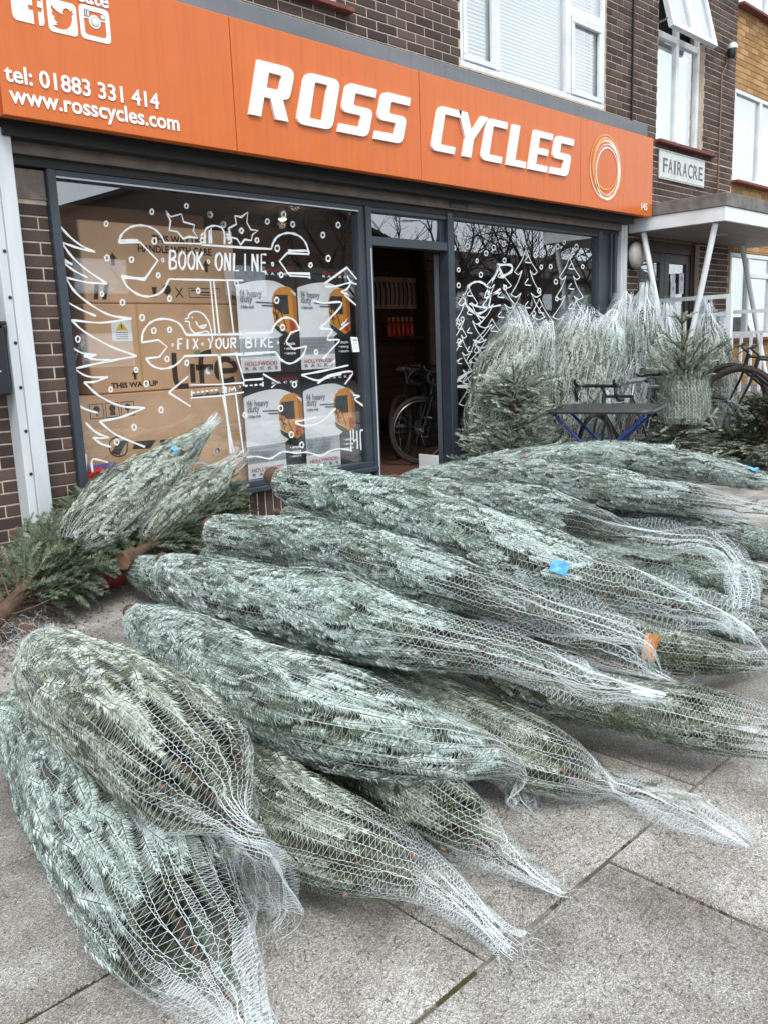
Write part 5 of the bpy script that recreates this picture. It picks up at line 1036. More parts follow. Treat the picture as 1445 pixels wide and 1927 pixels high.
        p_, o_, _, _, _ = hull(rows.astype(float), th, kk); G[:,j] = p_; O[:,j] = o_
    endrow = np.clip(n-1-np.abs(r.normal(0, n*.02, M)).astype(int), 2, n-1)
    A, Bp, On, Wd = [], [], [], []
    for j in range(M):
        e = endrow[j]; A.append(G[:e-1,j]); Bp.append(G[1:e,j]); On.append(O[:e-1,j]); Wd.append(q['ww']*thick[:e-1])
        j2 = (j+1) % M; e2 = min(e, endrow[j2]); ev = np.arange(e2-1)
        a = np.where((ev % 2 == 0)[:,None], G[ev,j], G[ev,j2]); b = np.where((ev % 2 == 0)[:,None], G[ev+1,j2], G[ev+1,j])
        A.append(a); Bp.append(b); On.append(O[ev,j]); Wd.append(q['rw']*thick[ev])
    # loose threads at the end and stray ones on the way
    for _ in range(fray):
        j = r.integers(M); e = endrow[j]; st = G[e-1,j]; d = T[-1]+r.normal(0,.7,3); pts = [st]
        for kx in range(6): d = unit(d+r.normal(0,.5,3)+np.array([0,0,-.25])); pts.append(np.maximum(pts[-1]+d*.02, [-99,-99,.003]))
        pts = np.array(pts); A.append(pts[:-1]); Bp.append(pts[1:]); On.append(np.tile(unit(r.normal(0,1,3)+np.array([0,-.5,1])), (6,1))); Wd.append(np.full(6, q['rw']))
    for _ in range(170 if butt_net else 0):     # a loose tangle of net round the butt
        d = unit(r.normal(0,1,3)); pts = [P[0]+T[0]*r.uniform(-.02,.07)+d*r.uniform(.01,.06)]
        for kx in range(7): d = unit(d+r.normal(0,.7,3)+np.array([-.10,.05,-.10])); pts.append(np.maximum(pts[-1]+d*.016, [-99,-99,.003]))
        pts = np.array(pts); A.append(pts[:-1]); Bp.append(pts[1:]); On.append(np.tile(unit(r.normal(0,1,3)+np.array([-.3,-.6,.6])), (7,1))); Wd.append(np.full(7, q['rw']*1.1))
    A, Bp, On, Wd = np.concatenate(A), np.concatenate(Bp), np.concatenate(On), np.concatenate(Wd)
    sd = np.cross(On, Bp-A); sd /= np.linalg.norm(sd,axis=1)[:,None]+1e-12; sd *= Wd[:,None]/2
    V = np.stack([A-sd, A+sd, Bp+sd, Bp-sd], 1).reshape(-1,3); V[:,2] = np.maximum(V[:,2], .002)
    tag(add('netting', V, np.arange(len(V)).reshape(-1,4), M_['net'], root), kind='stuff')
    for (ti, tth, m, tw, tl) in tags:      # slips of coloured plastic caught in the net
        p_, o_, t_, _, _ = hull(np.array([ti*n]), np.array([tth]), 1.0); p_, o_, t_ = p_[0], unit(o_[0]), unit(t_[0]); l_ = unit(np.cross(o_, t_))
        vv = []; 
        for a in range(4):
            for b in range(3): vv.append(p_+t_*(a/3-.5)*tl+l_*(b/2-.5)*tw+o_*(.004+.006*math.sin(a*2+b*1.6)))
        add('tag', vv, [(a*3+b, a*3+b+1, a*3+b+4, a*3+b+3) for a in range(3) for b in range(2)], M_[m], root)
    return root
M_['bud'] = mat('fir_buds', (.24,.12,.07), .7)
def lying(pts):      # (x, y, half width in the photograph, height of the axis above the ground[, flatness])
    out = []
    for p in pts:
        c = atZ(p[0], p[1], p[3]); rad = p[2]*depth(c)/FPX; out.append((c, rad, p[4] if len(p) > 4 else 1.0))
    return out
def standing(pts, Y):
    out = []
    for p in pts:
        yy = Y if len(p) < 4 else p[3]; c = atY(p[0], p[1], yy); out.append((c, p[2]*depth(c)/FPX, 1.0))
    return out
def lift(sp, tail_from):   # keep a hull from sinking into the paving
    return [(np.array([c[0],c[1],max(c[2], r_*f*.9+.004)]), r_, f) for c, r_, f in sp]

# ---------------------------------------------------- the pile, front to back
netted_tree('thick netted fir lying lowest at the front left of the pile', lift(lying([(22,1335,26,.15),(40,1352,60,.17),(95,1400,92,.2),(160,1480,122,.21),(240,1580,146,.22),(312,1680,152,.2),(365,1775,130,.17),(415,1850,88,.12),(458,1915,58,.07,.7),(492,1980,42,.04,.5),(515,2030,30,.03,.4)]), 0), 'near', .70, 11, .66, shoots=70)
netted_tree('short fat netted fir on top of the front left tree, open end towards the camera', lying([(70,1208,22,.53),(88,1232,54,.52),(115,1268,82,.51),(180,1315,112,.5),(270,1372,128,.5),(340,1430,126,.48),(392,1480,112,.45),(430,1522,66,.42,.85),(452,1552,34,.40,.8),(474,1592,44,.34,.6),(492,1645,58,.22,.35),(512,1700,56,.11,.22),(522,1745,44,.04,.2)]), 'near', .52, 12, .70, warm=True, shoots=60, fray=40, butt_net=True)
netted_tree('netted fir in the front row with a white net fan at its tip', lift(lying([(256,1160,15,.35),(270,1172,38,.36),(300,1192,52,.37),(350,1218,66,.38),(450,1280,90,.4),(560,1330,104,.4),(660,1365,98,.4),(760,1392,82,.36),(850,1410,68,.3,.9),(900,1420,72,.24,.6),(940,1450,64,.14,.4),(975,1490,46,.07,.3),(1004,1528,18,.02,.25)]), 0), 'near', .74, 13, .66, shoots=60, fray=40)
netted_tree('dark green netted fir lying on the slabs under the front row, pointed net tip', lift(lying([(330,1290,22,.2),(352,1340,60,.2),(400,1410,84,.19),(460,1470,94,.19),(545,1545,100,.2),(640,1590,92,.19),(725,1622,72,.16),(800,1655,50,.11),(870,1700,33,.07,.8),(930,1755,28,.04,.6),(960,1780,40,.03,.45),(980,1795,44,.02,.35)]), 0), 'near', .63, 14, .54, warm=True, shoots=60, fray=40)
netted_tree('small netted fir under the front row with a bare twig showing in its tip', lift(lying([(560,1330,18,.2),(600,1380,62,.19),(700,1440,72,.18),(790,1500,76,.18),(870,1555,62,.16),(935,1600,42,.1,.9),(1000,1645,24,.05,.7),(1050,1675,13,.03,.6),(1064,1682,8,.02)]), 0), 'near', .60, 15, .46, warm=True, shoots=34)
netted_tree('netted fir across the middle of the pile with a twiggy brown net tip', lying([(314,1062,16,.42),(328,1078,40,.42),(362,1098,52,.42),(420,1116,62,.43),(520,1138,76,.45),(640,1162,86,.47),(740,1192,74,.48),(840,1212,58,.47),(940,1230,48,.45),(1040,1262,44,.42,.9),(1110,1288,42,.39,.8),(1180,1298,28,.36,.7),(1262,1312,14,.34,.7)]), 'mid', .62, 16, .66, shoots=60)
netted_tree('netted fir on the slabs below the middle heap with a flat white net tail', lift(lying([(540,1200,20,.2),(575,1228,58,.19),(700,1296,72,.18),(830,1352,78,.18),(930,1398,78,.18),(1020,1432,70,.16),(1100,1466,46,.09),(1155,1480,26,.06,.8),(1225,1495,46,.07,.35),(1300,1525,56,.06,.16),(1362,1560,40,.03,.12),(1416,1594,10,.02,.3)]), 0), 'near', .60, 17, .46, warm=True, shoots=50, tags=((.42,1.9,'tagb',.05,.06),))
netted_tree('slim netted fir second from the top of the middle heap, net tail hanging down', lying([(402,994,15,.5),(416,1004,36,.5),(450,1010,42,.51),(520,1016,47,.52),(620,1032,56,.55),(720,1062,62,.56),(800,1087,60,.56),(880,1110,52,.55),(960,1136,50,.53),(1060,1162,42,.5),(1150,1186,32,.46,.9),(1198,1202,26,.43,.7),(1220,1235,22,.36,.5),(1232,1275,20,.27,.4)]), 'mid', .60, 18, .57, shoots=44, fray=20)
netted_tree('long netted fir on top of the heap, rounded butt near the shop window', lying([(532,905,26,.76),(548,912,38,.75),(575,920,44,.74),(630,930,50,.72),(720,958,60,.7),(820,988,66,.68),(920,1028,72,.65),(1020,1066,72,.6),(1110,1096,62,.55),(1200,1118,54,.52),(1290,1142,44,.5),(1350,1158,32,.47,.9),(1395,1185,28,.42,.6),(1415,1225,24,.33,.4)]), 'mid', .62, 19, .62, shoots=60, tags=((.69,.42,'tagb',.045,.06),))
netted_tree('netted fir behind the topmost one, its white net tail folded over', lying([(755,908,14,.55),(790,918,22,.55),(850,930,27,.55),(940,946,42,.55),(1020,966,46,.55),(1090,985,42,.55),(1180,1008,34,.56),(1260,1018,28,.57),(1330,1020,28,.58,.8),(1372,1045,32,.55,.6),(1395,1095,32,.46,.4),(1395,1160,26,.36,.4)]), 'mid', .50, 20, .60, shoots=30, fray=24)
netted_tree('netted fir in the back rows whose tip runs out of the right edge', lying([(746,906,9,.4),(775,900,16,.42),(810,898,22,.45),(900,894,30,.5),(1020,900,36,.55),(1120,915,39,.55),(1220,930,36,.55),(1320,946,31,.55),(1390,958,28,.52,.8),(1440,962,30,.5,.6),(1490,955,44,.5,.5)]), 'mid', .72, 21, .68, shoots=20)
netted_tree('netted fir in the last row nearest the folding table', lying([(862,884,8,.4),(885,878,15,.42),(960,868,22,.45),(1060,860,27,.5),(1160,864,30,.5),(1260,874,30,.5),(1340,886,28,.5),(1415,902,25,.48,.8),(1445,908,18,.46,.6),(1485,925,10,.45,.6)]), 'mid', .80, 22, .66, shoots=20, tags=((.86,1.4,'tagb',.05,.06),))
netted_tree('short netted fir at the very back below the table legs', lying([(985,868,8,.52),(1010,860,13,.53),(1090,850,18,.55),(1170,848,18,.55),(1230,848,13,.54),(1268,844,6,.54)]), 'far', .90, 23, .70, shoots=0)
netted_tree('netted fir lying on the slabs at the right edge, feathery dark tip', lift(lying([(850,1205,20,.2),(900,1235,44,.2),(985,1278,52,.2),(1100,1310,56,.19),(1200,1332,60,.18),(1300,1354,62,.18),(1400,1374,56,.15),(1480,1388,44,.12),(1560,1400,20,.08)]), 0), 'near', .66, 24, .48, warm=True, shoots=60)
netted_tree('dark netted fir squeezed low at the right between the heaps', lift(lying([(1000,1130,18,.24),(1040,1150,44,.24),(1110,1182,52,.23),(1220,1216,50,.21),(1320,1232,42,.17),(1390,1244,28,.1,.8),(1450,1238,30,.08,.5),(1500,1228,20,.06,.5)]), 0), 'mid', .60, 25, .36, warm=True, shoots=40, tags=((.46,.35,'tago',.10,.05),))
netted_tree('netted fir under the folded net tail at the right edge', lying([(960,1000,16,.33),(1000,1012,36,.33),(1120,1040,46,.33),(1220,1058,48,.33),(1330,1078,46,.32),(1430,1102,40,.3),(1520,1125,30,.28),(1580,1140,14,.26)]), 'mid', .72, 26, .54, shoots=30)
netted_tree('netted fir in the right heap just below the folded tail', lift(lying([(1080,1088,16,.22),(1120,1100,42,.22),(1220,1130,48,.21),(1320,1156,46,.2),(1420,1180,40,.18),(1500,1198,28,.15),(1560,1215,12,.1)]), 0), 'mid', .70, 27, .46, shoots=30)
netted_tree('netted fir wedged in the middle heap, only its loose net tip showing', lift(lying([(640,1098,16,.26),(690,1120,46,.26),(850,1165,54,.26),(960,1196,48,.26),(1060,1222,44,.26),(1150,1248,36,.25),(1225,1270,18,.22,.8),(1275,1290,9,.2)]), 0), 'mid', .56, 28, .52, shoots=50, tags=((.52,1.5,'tagb',.04,.05),))
netted_tree('netted fir lying against the brick plinth under the shop window', lift(lying([(405,965,10,.16),(425,958,15,.16),(480,952,20,.16),(560,948,22,.16),(650,950,22,.16),(740,955,18,.15),(800,962,10,.14)]), 0), 'far', .92, 29, .68, shoots=0)
netted_tree('netted fir low at the right edge behind the folded tail', lying([(1150,960,14,.38),(1200,972,30,.38),(1300,995,36,.37),(1400,1020,36,.36),(1500,1045,28,.34),(1560,1060,12,.32)]), 'mid', .80, 30, .48, shoots=10)
# lower layers that carry the heap, mostly hidden
for k, (a, b, rad) in enumerate((((2.75,4.4,.17),(2.55,1.75,.15),.15),((3.1,4.5,.17),(2.95,1.7,.15),.15),((3.55,4.4,.17),(3.3,1.8,.15),.15),((4.0,4.5,.17),(3.8,1.9,.15),.16),((4.55,4.7,.17),(4.3,2.0,.15),.16),((5.15,4.6,.17),(4.95,2.0,.15),.16),((5.65,4.5,.17),(5.5,2.2,.15),.16),((2.35,4.6,.17),(2.2,2.3,.15),.14),((3.3,4.3,.40),(3.15,2.3,.36),.11))):
    a, b = np.array(a), np.array(b); pts = [(a,.03,1),(a*.97+b*.03,rad*.55,1),(a*.85+b*.15,rad*.9,1),(a*.6+b*.4,rad,1),(a*.35+b*.65,rad*.9,1),(a*.12+b*.88,rad*.5,1),(b,.03,1)]
    lb = ('first','second','third','fourth','fifth','sixth','seventh','eighth','ninth')[k]+' netted fir of the hidden layer under the pile, counted from the shop window side'
    if k == 0: low0 = netted_tree(lb, pts, 'far', .85, 40, .48, shoots=0, dark=False); v0 = b-a; r0_ = rad; continue
    c = low0.copy(); COL.objects.link(c); c['label'] = lb; v = b-a; sc_ = float(np.linalg.norm(v)/np.linalg.norm(v0)); c.location = (a[0],a[1],float(low0.location[2]+(a[2]-.17))); c.scale = (sc_,sc_,rad/r0_); c.rotation_euler = (0,0,math.atan2(v[1],v[0])-math.atan2(v0[1],v0[0]))
    for ch in low0.children:
        d = ch.copy(); COL.objects.link(d); d.parent = c
        for g_ in ch.children: e = g_.copy(); COL.objects.link(e); e.parent = d
# ---------------------------------------------------- two netted firs leaning on the left window
GL = 'netted fir trees leaning on the shop'
netted_tree('large netted fir leaning on the shop window at the left', [(p,r_,f) for p,r_,f in standing([(130,1030,24,4.5),(152,1012,46,4.55),(190,980,60,4.66),(238,938,61,4.79),(288,898,50,4.90),(332,862,36,5.0),(368,830,22,5.08),(392,806,12,5.13),(412,784,12,5.16)], 5)], 'mid', .80, 51, .66, group=GL, warm=True, shoots=24, trunk=False, tags=((.62,.9,'tagb',.04,.05),))
netted_tree('smaller netted fir leaning behind the large one, white drooping net tip', [(p,r_,f) for p,r_,f in standing([(262,1035,18,4.62),(280,1012,44,4.66),(315,975,50,4.74),(355,940,46,4.84),(395,910,34,4.95),(422,884,20,5.02),(445,868,17,5.06),(462,852,16,5.08)], 5)], 'mid', .66, 52, .64, group=GL, warm=True, shoots=16, trunk=False)
# ---------------------------------------------------- netted firs standing against the right window
GS = 'netted fir trees standing by the right window'
for k, (lb, Y, pts, bd) in enumerate((
 ('netted fir standing leftmost by the right window, leaning sideways', 4.93, [(918,830,30),(922,800,46),(935,750,50),(952,700,50),(968,655,42),(975,620,30),(974,595,18),(966,572,8)], .72),
 ('slim netted fir half hidden behind the leftmost standing one', 5.08, [(1008,800,30),(1010,740,36),(1016,690,36),(1022,650,28),(1026,620,18),(1026,598,8)], .7),
 ('broad netted fir with a flat squared net top by the window', 4.85, [(1062,830,30),(1064,790,46),(1072,730,52),(1080,680,48),(1088,640,40),(1096,608,32),(1100,590,26),(1102,584,20)], .74),
 ('netted fir with a long net peak leaning right by the shutter post', 4.8, [(1098,830,28),(1102,790,44),(1114,730,46),(1126,680,44),(1138,640,34),(1150,605,18),(1158,588,8)], .70),
 ('netted fir between the net peak and the wall light', 5.05, [(1162,800,30),(1163,740,36),(1163,680,34),(1165,620,28),(1170,580,20),(1176,550,10)], .7),
 ('tall netted fir with a torn net spike below the wall light', 4.85, [(1196,830,28),(1197,780,44),(1200,720,46),(1202,660,42),(1206,610,32),(1212,570,18),(1216,528,7)], .66),
 ('netted fir with its loose white net slipped down in front', 4.78, [(1168,840,22),(1172,800,30),(1182,760,30),(1190,725,26),(1196,700,18),(1208,690,10)], .4),
 ('netted fir behind the half open one in front of the railing', 4.75, [(1262,830,30),(1262,780,44),(1260,720,44),(1258,670,38),(1255,625,24),(1254,590,12),(1253,566,6)], .66),
 ('netted fir standing farthest right against the railing', 4.35, [(1338,830,26),(1338,790,34),(1338,730,38),(1336,680,37),(1334,640,30),(1330,600,16),(1328,560,6)], .66))):
    netted_tree(lb, [(p_, r_*1.2, f_) for p_, r_, f_ in standing(pts, Y)], 'far', bd-.02, 60+k, .60, group=GS, warm=(k % 2 == 0), shoots=14, trunk=False, tags=(((.62,-1.2+.3*(k%3),'tago',.05,.07),) if k in (2,3,5) else ()), fray=20)
# ================================================================== open firs
def fir_branches(specs, tpl, seed, tone, root, mname='needle_g', tsd=.1, twig_step=.06, wood=True):
    """specs: (start, direction, plane normal, length). Each branch is a stem with side twigs in a flat spray, shoots on all of them."""
    r = np.random.default_rng(seed); Ps, Ts, Ns, To = [], [], [], []; st = MB()
    def run(p, d, nrm, ln, sag, t0):
        stp = .075; m = max(1, int(ln/stp)); pts = [np.array(p, float)]
        for k in range(m):
            d = unit(d+np.array([0,0,-sag])*stp+r.normal(0,.035,3)); q = pts[-1]+d*stp
            if q[2] < .02: q[2] = .02+.01*r.random()
            Ps.append(pts[-1]); Ts.append(q-pts[-1]); Ns.append(nrm+r.normal(0,.22,3)); To.append(t0+tsd*r.normal()); pts.append(q)
        return np.array(pts), d
    for (p, d, nrm, ln) in specs:
        d = unit(d); nrm = unit(nrm-d*(np.dot(nrm,d))); t0 = tone+r.normal(0,.08)
        pts, _ = run(p, d, nrm, ln, .25, t0)
        if wood and len(pts) > 1: st.tube(pts, np.linspace(.008, .002, len(pts)), 5, caps=False)
        ds = np.arange(.10, ln*.96, twig_step)
        for a, dist in enumerate(ds):
            t = dist/ln; k = min(len(pts)-2, int(t*(len(pts)-1))); f = t*(len(pts)-1)-k; b = pts[k]*(1-f)+pts[k+1]*f; ax = unit(pts[k+1]-pts[k]); lat = unit(np.cross(nrm, ax))
            sd = 1 if a % 2 else -1; dd = ax*.72+lat*sd*.70+r.normal(0,.07,3); L2 = (ln-dist)*r.uniform(.42,.62)+.05
            run(b, dd, nrm, min(L2, .42), .3, t0+.04)
    Ps, Ts, Ns, To = map(np.array, (Ps, Ts, Ns, To))
    V, t = place(tpl, Ps, Ts, Ns, r.uniform(.85,1.12,len(Ps)), To, r); V[:,2] = np.maximum(V[:,2], .004)
    soup('foliage', V, t, M_[mname], root)
    if wood: tag(st.build('branch_wood', M_['bark'], root), kind='stuff')
M_['needle_d'] = mat('dark_fir_needles', (1,1,1), .5, tone=[(0,(.07,.045,.025)),(.06,(.07,.045,.025)),(.10,(.010,.018,.006)),(.4,(.024,.038,.012)),(.7,(.055,.075,.022)),(1,(.13,.16,.06))], spec=.4)
r7 = np.random.default_rng(77)
# the unnetted fir lying at the far left, butt towards the camera
o1 = thing('open_fir_tree', 'unnetted green fir lying at the left edge with bare brown trunk', 'fir tree', (1.5,4.3,0), group='unnetted firs on the pavement')
tA, tB = np.array([1.36,4.18,.12]), np.array([2.33,4.98,.34]); q = MB(); q.tube([tA, tA*.7+tB*.3+[0,0,.02], tA*.3+tB*.7, tB], [.045,.040,.032,.022], 10); q.build('trunk', M_['bark'], o1); q = MB(); d_ = unit(tA-tB); q.tube([tA+d_*.0005, tA+d_*.005], [.044,.044], 10); q.build('sawn_end', M_['cutwood'], o1)
sp = []
for k in range(270):
    t = r7.uniform(.22, 1.05); p = tA*(1-t)+tB*t; a = r7.uniform(-.5, 3.6); ax = unit(tB-tA); lat = unit(np.cross(ax,[0,0,1])); up = np.cross(lat, ax)
    d = ax*r7.uniform(.3,.9)+lat*(math.cos(a)*.9+.25)+up*math.sin(a)*.58
    sp.append((p, d, up-ax*.3+r7.normal(0,.4,3), r7.uniform(.24,.44)))
fir_branches(sp, 'open', 71, .50, o1, twig_step=.065)
q = MB()
for k in range(26):
    t = r7.uniform(.05,.45); p = tA*(1-t)+tB*t; d = unit(np.array([r7.normal(.5,.5), r7.normal(.5,.4), r7.normal(.15,.35)])); pts = [p]
    for _ in range(5): d = unit(d+r7.normal(0,.12,3)); n_ = pts[-1]+d*.085; n_[2] = max(n_[2],.012); pts.append(n_)
    q.tube(pts, np.linspace(.0065,.0022,6), 5, caps=False)
tag(q.build('bare_twigs', M_['bark'], o1), kind='stuff')
# open fir under the leaning ones, sawn butt towards the camera
o2 = thing('open_fir_tree', 'unnetted fir under the leaning netted trees with a pale sawn butt', 'fir tree', (2.42,4.72,.2), group='unnetted firs on the pavement')
tA, tB = atZ(232,1056,.25), np.array([3.25,5.0,.34]); ax = unit(tB-tA); q = MB(); q.tube([tA, tA+ax*.11, tA+ax*.14, tB], [.052,.050,.032,.016], 12); q.build('trunk', M_['bark'], o2); q = MB(); q.tube([tA-ax*.005, tA-ax*.0003], [.051,.0515], 12); q.build('sawn_end', M_['cutwood'], o2)
sp = []; lat = unit(np.cross(ax,[0,0,1])); up = np.cross(lat, ax)
for k in range(110):
    t = r7.uniform(.12, .95); p = tA*(1-t)+tB*t; a = r7.uniform(-.3, 3.5)
    sp.append((p, ax*r7.uniform(.6,1.1)+lat*math.cos(a)*.6+up*math.sin(a)*.5, up+r7.normal(0,.4,3), r7.uniform(.28,.5)))
fir_branches(sp, 'open', 72, .50, o2, twig_step=.065)
# the bushy unnetted fir in front of the right window
o3 = thing('open_fir_tree', 'bushy unnetted fir in front of the right window beside the table', 'fir tree', (6.12,4.55,0), group='unnetted firs on the pavement')
q = MB(); q.tube([(6.12,4.6,0),(6.16,4.62,.6),(6.22,4.66,1.05)], [.045,.03,.012], 8); q.build('trunk', M_['bark'], o3); sp = []
for k in range(210):
    z = r7.uniform(.02,1.05); a = r7.uniform(0,6.28); p = np.array([6.12+.12*z,4.6+.05*z,z]); d = np.array([math.cos(a),math.sin(a),r7.uniform(.15,.75)]); ln = (.60-.22*z)*r7.uniform(.75,1.1)
    sp.append((p, d, np.array([0,0,1.])+r7.normal(0,.3,3)-.3*np.array([math.cos(a),math.sin(a),0]), max(.2, ln)))
fir_branches(sp, 'openfar', 73, .84, o3, 'needle_w', twig_step=.085)
# fir half out of its net, its leader and top whorls free
o4 = thing('half_netted_fir_tree', 'fir with a net band round its middle and free open top, right of the table', 'fir tree', tuple(atY(1285,835,4.15)*[1,1,0]), group=None)
hb = [atY(x,y,4.15) for x,y in ((1287,838),(1287,790),(1285,720),(1283,650),(1282,572))]; q = MB(); q.tube(hb, [.04,.035,.025,.014,.005], 8); q.build('trunk', M_['bark'], o4); sp = []
def up_at(t): 
    k = min(3, int(t*4)); f = t*4-k; return hb[k]*(1-f)+hb[k+1]*f
for k in range(40):
    t = r7.uniform(0,.22); a = r7.uniform(0,6.28); sp.append((up_at(t), np.array([math.cos(a),math.sin(a),r7.uniform(-.1,.45)]), np.array([0,0,1.])+r7.normal(0,.3,3), r7.uniform(.3,.5)))
for k in range(26):
    t = r7.uniform(.46,.60); a = r7.uniform(0,6.28); sp.append((up_at(t), np.array([math.cos(a)*.9,math.sin(a)*.9,r7.uniform(.35,1.0)]), np.array([0,0,1.])+r7.normal(0,.3,3), r7.uniform(.40,.62)))
for a in np.linspace(.3,6.1,6): sp.append((up_at(.72), np.array([math.cos(a),math.sin(a),.75]), np.array([0,0,1.]), r7.uniform(.26,.36)))
for a in np.linspace(.1,5.8,5): sp.append((up_at(.88), np.array([math.cos(a),math.sin(a),.9]), np.array([0,0,1.]), r7.uniform(.10,.2)))
fir_branches(sp, 'openfar', 74, .70, o4, 'needle_w', twig_step=.09)
def net_band(root, pts, Y, seed, lod='far'):
    spn = standing(pts, Y); r = np.random.default_rng(seed); P, R, FL, s = resample(np.array([p[0] for p in spn]), np.array([p[1] for p in spn]), np.ones(len(spn)), .019); n = len(P); T, U, W_ = frames(P); M = 46; hn = hull_noise(seed)
    V = []; th = np.arange(M)*2*math.pi/M
    G = np.stack([P[i]+(R[i]*(1+hn(np.full(M,s[i]),th))*np.cos(th))[:,None]*W_[i]+(R[i]*(1+hn(np.full(M,s[i]),th))*np.sin(th))[:,None]*U[i] for i in range(n)])
    A, B_2, Wd = [], [], []
    for j in range(M):
        j2 = (j+1)%M; A.append(G[:-1,j]); B_2.append(G[1:,j]); Wd.append(np.full(n-1,.0024)); ev = np.arange(n-1)
        A.append(np.where((ev%2==0)[:,None],G[ev,j],G[ev,j2])); B_2.append(np.where((ev%2==0)[:,None],G[ev+1,j2],G[ev+1,j])); Wd.append(np.full(n-1,.0018))
    A, B_2, Wd = np.concatenate(A), np.concatenate(B_2), np.concatenate(Wd); C = P.mean(0); On = A-C; On[:,2] = 0; sd = np.cross(On, B_2-A); sd /= np.linalg.norm(sd,axis=1)[:,None]+1e-12; sd *= Wd[:,None]/2
    V = np.stack([A-sd,A+sd,B_2+sd,B_2-sd],1).reshape(-1,3); tag(add('netting', V, np.arange(len(V)).reshape(-1,4), M_['net'], root), kind='stuff')
    m_ = 900; i = r.integers(0, n-1, m_); th = r.uniform(0, 6.28, m_); out = np.cos(th)[:,None]*W_[i]+np.sin(th)[:,None]*U[i]; dp = r.uniform(.7,.98,m_)
    V, t = place('far', P[i]+out*(R[i]*dp)[:,None], T[i]+r.normal(0,.3,(m_,3)), out, r.uniform(.8,1.2,m_), .76+.12*r.normal(size=m_), r); soup('netted_foliage', V, t, M_['needle_w'], root)
net_band(o4, [(1286,792,42),(1286,770,46),(1285,745,46),(1284,722,43),(1284,714,40)], 4.15, 75)
# low cut branches and the dark bush at the right edge
o5 = thing('cut_fir_branches', 'loose fir branches lying behind the pile at the right', 'branches', (8.6,3.7,0)); sp = []
for k in range(60):
    c = np.array([r7.uniform(7.2,9.6), r7.uniform(3.2,4.2), r7.uniform(.04,.34)]); a = r7.normal(-1.9,.7); sp.append((c, np.array([math.cos(a),math.sin(a),r7.uniform(-.05,.35)]), np.array([0,0,1.])+r7.normal(0,.3,3), r7.uniform(.35,.6)))
fir_branches(sp, 'openfar', 76, .64, o5, 'needle_w', twig_step=.085)
o6 = thing('dark_fir_bush', 'dark green bushy fir at the right edge in front of the bicycles', 'fir tree', (9.3,3.45,0)); sp = []; bc = atY(1440,850,3.35)
q = MB(); q.tube([(bc[0],3.35,0),(bc[0],3.35,.75)], [.04,.015], 8); q.build('trunk', M_['bark'], o6)
for k in range(80):
    z = r7.uniform(.05,.72); a = r7.uniform(0,6.28); sp.append((np.array([bc[0],3.35,z]), np.array([math.cos(a),math.sin(a),r7.uniform(.0,.6)]), np.array([0,0,1.])+r7.normal(0,.3,3), (.62-.4*z)*r7.uniform(.7,1.1)))
fir_branches(sp, 'openfar', 77, .34, o6, 'needle_d', twig_step=.07)
# red mesh bag between the firs
rb = thing('red_mesh_bag', 'crumpled red mesh bag between the two unnetted firs', 'bag', tuple(atZ(220,1070,0)))
c0 = atZ(212,1098,.02); q = MB(); V = []; F = []; na, nl_ = 18, 12
for j in range(nl_):
    t = j/(nl_-1); c = c0+np.array([.02*t,.26*t,.24*t+.04]); rr_ = (.075+.105*math.sin(math.pi*min(1,t*1.05+.05)))
    for i in range(na):
        a = 6.283*i/na; f = 1+.14*math.sin(3*a+5*t)+.08*math.sin(7*a-9*t); V.append((c[0]+rr_*f*math.cos(a)*1.15, c[1]+rr_*f*math.sin(a)*.35, max(.004, c[2]+rr_*f*math.sin(a)*.8)))
for j in range(nl_-1):
    for i in range(na): F.append((j*na+i, j*na+(i+1)%na, (j+1)*na+(i+1)%na, (j+1)*na+i))
F += [tuple(range(na-1,-1,-1)), tuple(range((nl_-1)*na, nl_*na))]
add('sack', V, F, M_['redbag'], rb, smooth=True)
q = MB()
for k in range(9): a = 6.283*k/9; q.tube([(c0[0]+(.08+.10*math.sin(math.pi*(t+.05)))*math.cos(a)*1.17+.02*t, c0[1]+.26*t+(.08+.10*math.sin(math.pi*(t+.05)))*math.sin(a)*.37, max(.006,c0[2]+.24*t+.04+(.08+.10*math.sin(math.pi*(t+.05)))*math.sin(a)*.83)) for t in np.linspace(0,.95,9)], .0025, 4, caps=False)
q.build('mesh_cord', M_['redbag'], rb)
# ================================================================== table and bicycles
tb = thing('folding_table', 'black slatted table top on blue crossed folding legs', 'table', (7.3,4.35,0))
zt = .78; cA, cB, cC, cD = atZ(1040,769,zt), atZ(1112,757,zt), atZ(1240,769,zt), atZ(1190,783,zt)
tc_ = (cA+cC)/2; ux = unit((cC-cA)*[1,1,0]); uy = np.array([-ux[1],ux[0],0]); hl, hwid = np.linalg.norm(cC-cA)/2, .36
def rect_ring(hl, hw, r, n=6):
    out = []
    for sx_, sy_, a0 in ((1,1,0),(-1,1,90),(-1,-1,180),(1,-1,270)):
        for k in range(n): a = math.radians(a0+90*k/(n-1)); out.append((sx_*(hl-r)+r*math.cos(a), sy_*(hw-r)+r*math.sin(a)))
    return out
q = MB(); ring = rect_ring(hl, hwid, .10); q.tube([tc_+ux*a+uy*b for a, b in ring], .019, 8, closed=True); q.build('rim', M_['ttop'], tb)
for k in range(9):
    b = -hwid+.045+k*(2*hwid-.09)/8; q = MB(); w_ = hl-.03-(.06 if k in (0,8) else 0); q.obox(tc_+uy*b+[0,0,.004], ux*w_, uy*.034, [0,0,.008]); q.build('slat', M_['ttop'], tb)
